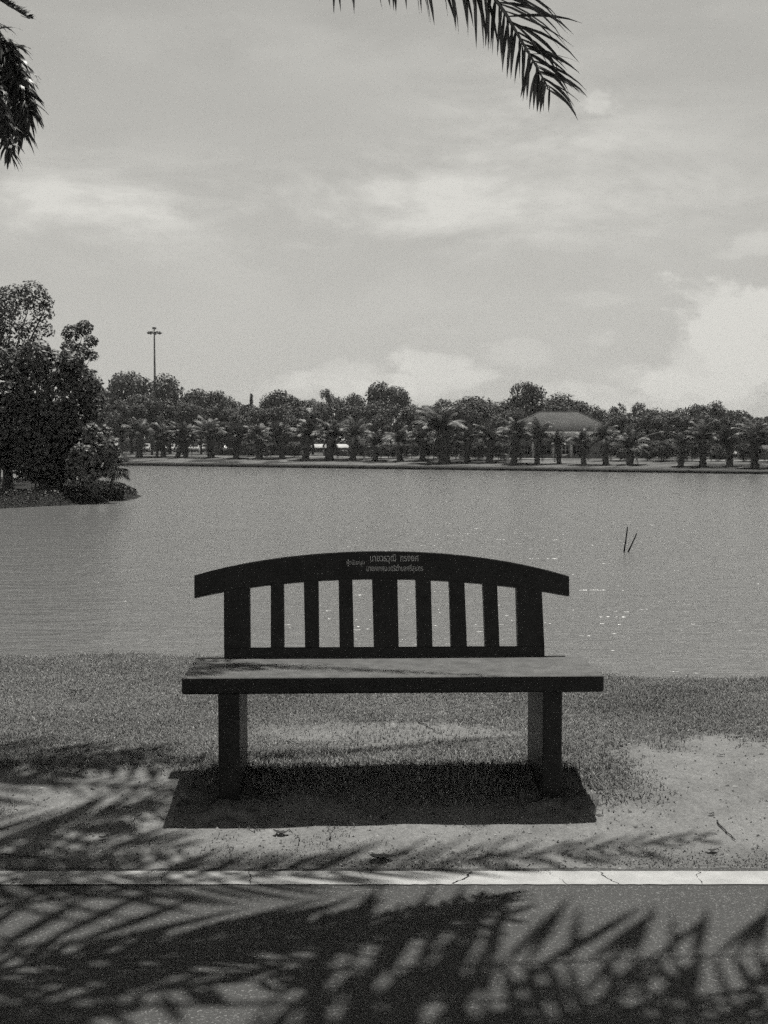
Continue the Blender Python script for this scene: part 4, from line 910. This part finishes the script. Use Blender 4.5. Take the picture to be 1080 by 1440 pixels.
def litter():
    n = 7500; r2 = np.random.default_rng(78); x = r2.uniform(-2.4, 2.6, n); y = 4.04 + 3.2 * r2.random(n) ** 1.6; z = terrain(x, y); a = r2.uniform(0, 6.283, n)
    l = r2.uniform(.002, .007, n) * np.where(r2.random(n) < .08, 2.6, 1); w = l * r2.uniform(.25, .8, n); h = r2.uniform(.001, .004, n)
    c, s_ = np.cos(a), np.sin(a); O = np.stack([x, y, z], 1); A = np.stack([c, s_, 0 * a], 1) * l[:, None]; B = np.stack([-s_, c, 0 * a], 1) * w[:, None]; U = np.stack([0 * a, 0 * a, h + .001], 1)
    V = np.stack([O - A, O + B, O + A, O - B, O + U * 1.5], 1).reshape(-1, 3); i = np.arange(n) * 5
    F = np.concatenate([np.stack([i + p, i + (p + 1) % 4, i + 4], 1) for p in range(4)])
    tone = np.where(r2.random(n) < .6, r2.uniform(.2, .6, n), r2.uniform(1.2, 2.6, n))
    tag(build('ground_litter', [(V, F)], M['litter'], attrs={'tone': np.repeat(tone, 5)}), 'grit, crumbs of bark and tiny pebbles strewn over the sand', 'litter', kind='stuff')
litter()
def dead_leaf(label, px, py, lpx, ang, curl, seed, z=None):
    zz = .05
    for _ in range(4):
        P = on_z(px, py, zz); zz = float(terrain(P[0], P[1])) if z is None else z
    L_ = lpx / FPX * P[1]; r2 = np.random.default_rng(seed); n = 9; V = []
    for q in range(n):
        t = q / (n - 1); w = L_ * .24 * math.sin(math.pi * min(1, t * .94 + .05)) ** .8 * (1 + .15 * r2.standard_normal()); x = (t - .5) * L_; up = curl * L_ * (2 * t - 1) ** 2
        for s_ in (-1, 0, 1): V.append((x, s_ * w, .004 + up + abs(s_) * w * .5 + .0015 * r2.random()))
    F = [(q * 3 + s_, q * 3 + s_ + 1, q * 3 + s_ + 4, q * 3 + s_ + 3) for q in range(n - 1) for s_ in (0, 1)]
    root = empty('dead_leaf', (P[0], P[1], zz), ang, label, 'leaf'); 
    build('blade', [(np.array(V), np.array(F))], M['dead_leaf'], root); build('stalk', [tube([(L_ * .45, 0, .005 + curl * L_), (L_ * .66, .004, .004)], [.0015, .001], 5)], M['dead_leaf'], root)
dead_leaf('curled dark leaf on sand at the front edge of the bench shadow', 396, 1175, 24, .1, .25, 1)
dead_leaf('largest dark leaf lying at the grass edge above the white line', 537, 1211, 36, .05, .15, 2)
dead_leaf('dark leaf on the grass strip near the right end of the white line', 1002, 1203, 16, .2, .2, 3)
dead_leaf('small dark leaf in the middle of the bare sand patch at right', 999, 1146, 9, .0, .3, 4)
dead_leaf('tiny dark leaf at the far grassy side of the bare sand patch', 1014, 1062, 8, -.4, .3, 5)
dead_leaf('dark crumpled leaf on dappled sand left of the bench', 145, 1181, 14, .5, .25, 6)
dead_leaf('flat dark leaf lying in the lawn at left', 108, 974, 22, .1, .15, 7)
dead_leaf('dark leaf on the left end of the white line', 20, 1240, 13, 1.1, .2, 8, .005)
def twig(label, p0, p1, z, seed):
    a, b_ = on_z(*p0, z), on_z(*p1, z); r2 = np.random.default_rng(seed); P = a + np.linspace(0, 1, 8)[:, None] * (b_ - a) + r2.normal(0, .003, (8, 3)); P[:, 2] = terrain(P[:, 0], P[:, 1]) + .006
    o = a.copy(); t = build('twig', [tube(P - o, np.linspace(.0028, .0016, 8), 6)], M['wood']); t.location = o; tag(t, label, 'twig')
twig('thin straight twig on the bare sand patch at right', (1008, 1164), (1035, 1184), .03, 1)
twig('long thin twig on the sand at the left edge above the white line', (2, 1196), (52, 1199), .03, 2)
twig('thin twig lying behind the bench on the worn path', (586, 1018), (612, 1034), .14, 3)

# ------------------------------------------------------------------ humid air over the lake
def haze():
    m = bpy.data.materials.new('humid air'); m.use_nodes = True; nt = m.node_tree; nt.nodes.clear()
    o = nt.nodes.new('ShaderNodeOutputMaterial'); v = nt.nodes.new('ShaderNodeVolumePrincipled'); v.inputs['Density'].default_value = HAZE_D
    v.inputs['Color'].default_value = (.95, .95, .95, 1); v.inputs['Anisotropy'].default_value = .2
    nt.links.new(v.outputs[0], o.inputs['Volume'])
    tag(build('haze', [box(-950, 950, -60, 1550, -3.5, 27)], m), kind='stuff')
HAZE_D = .0003
haze()
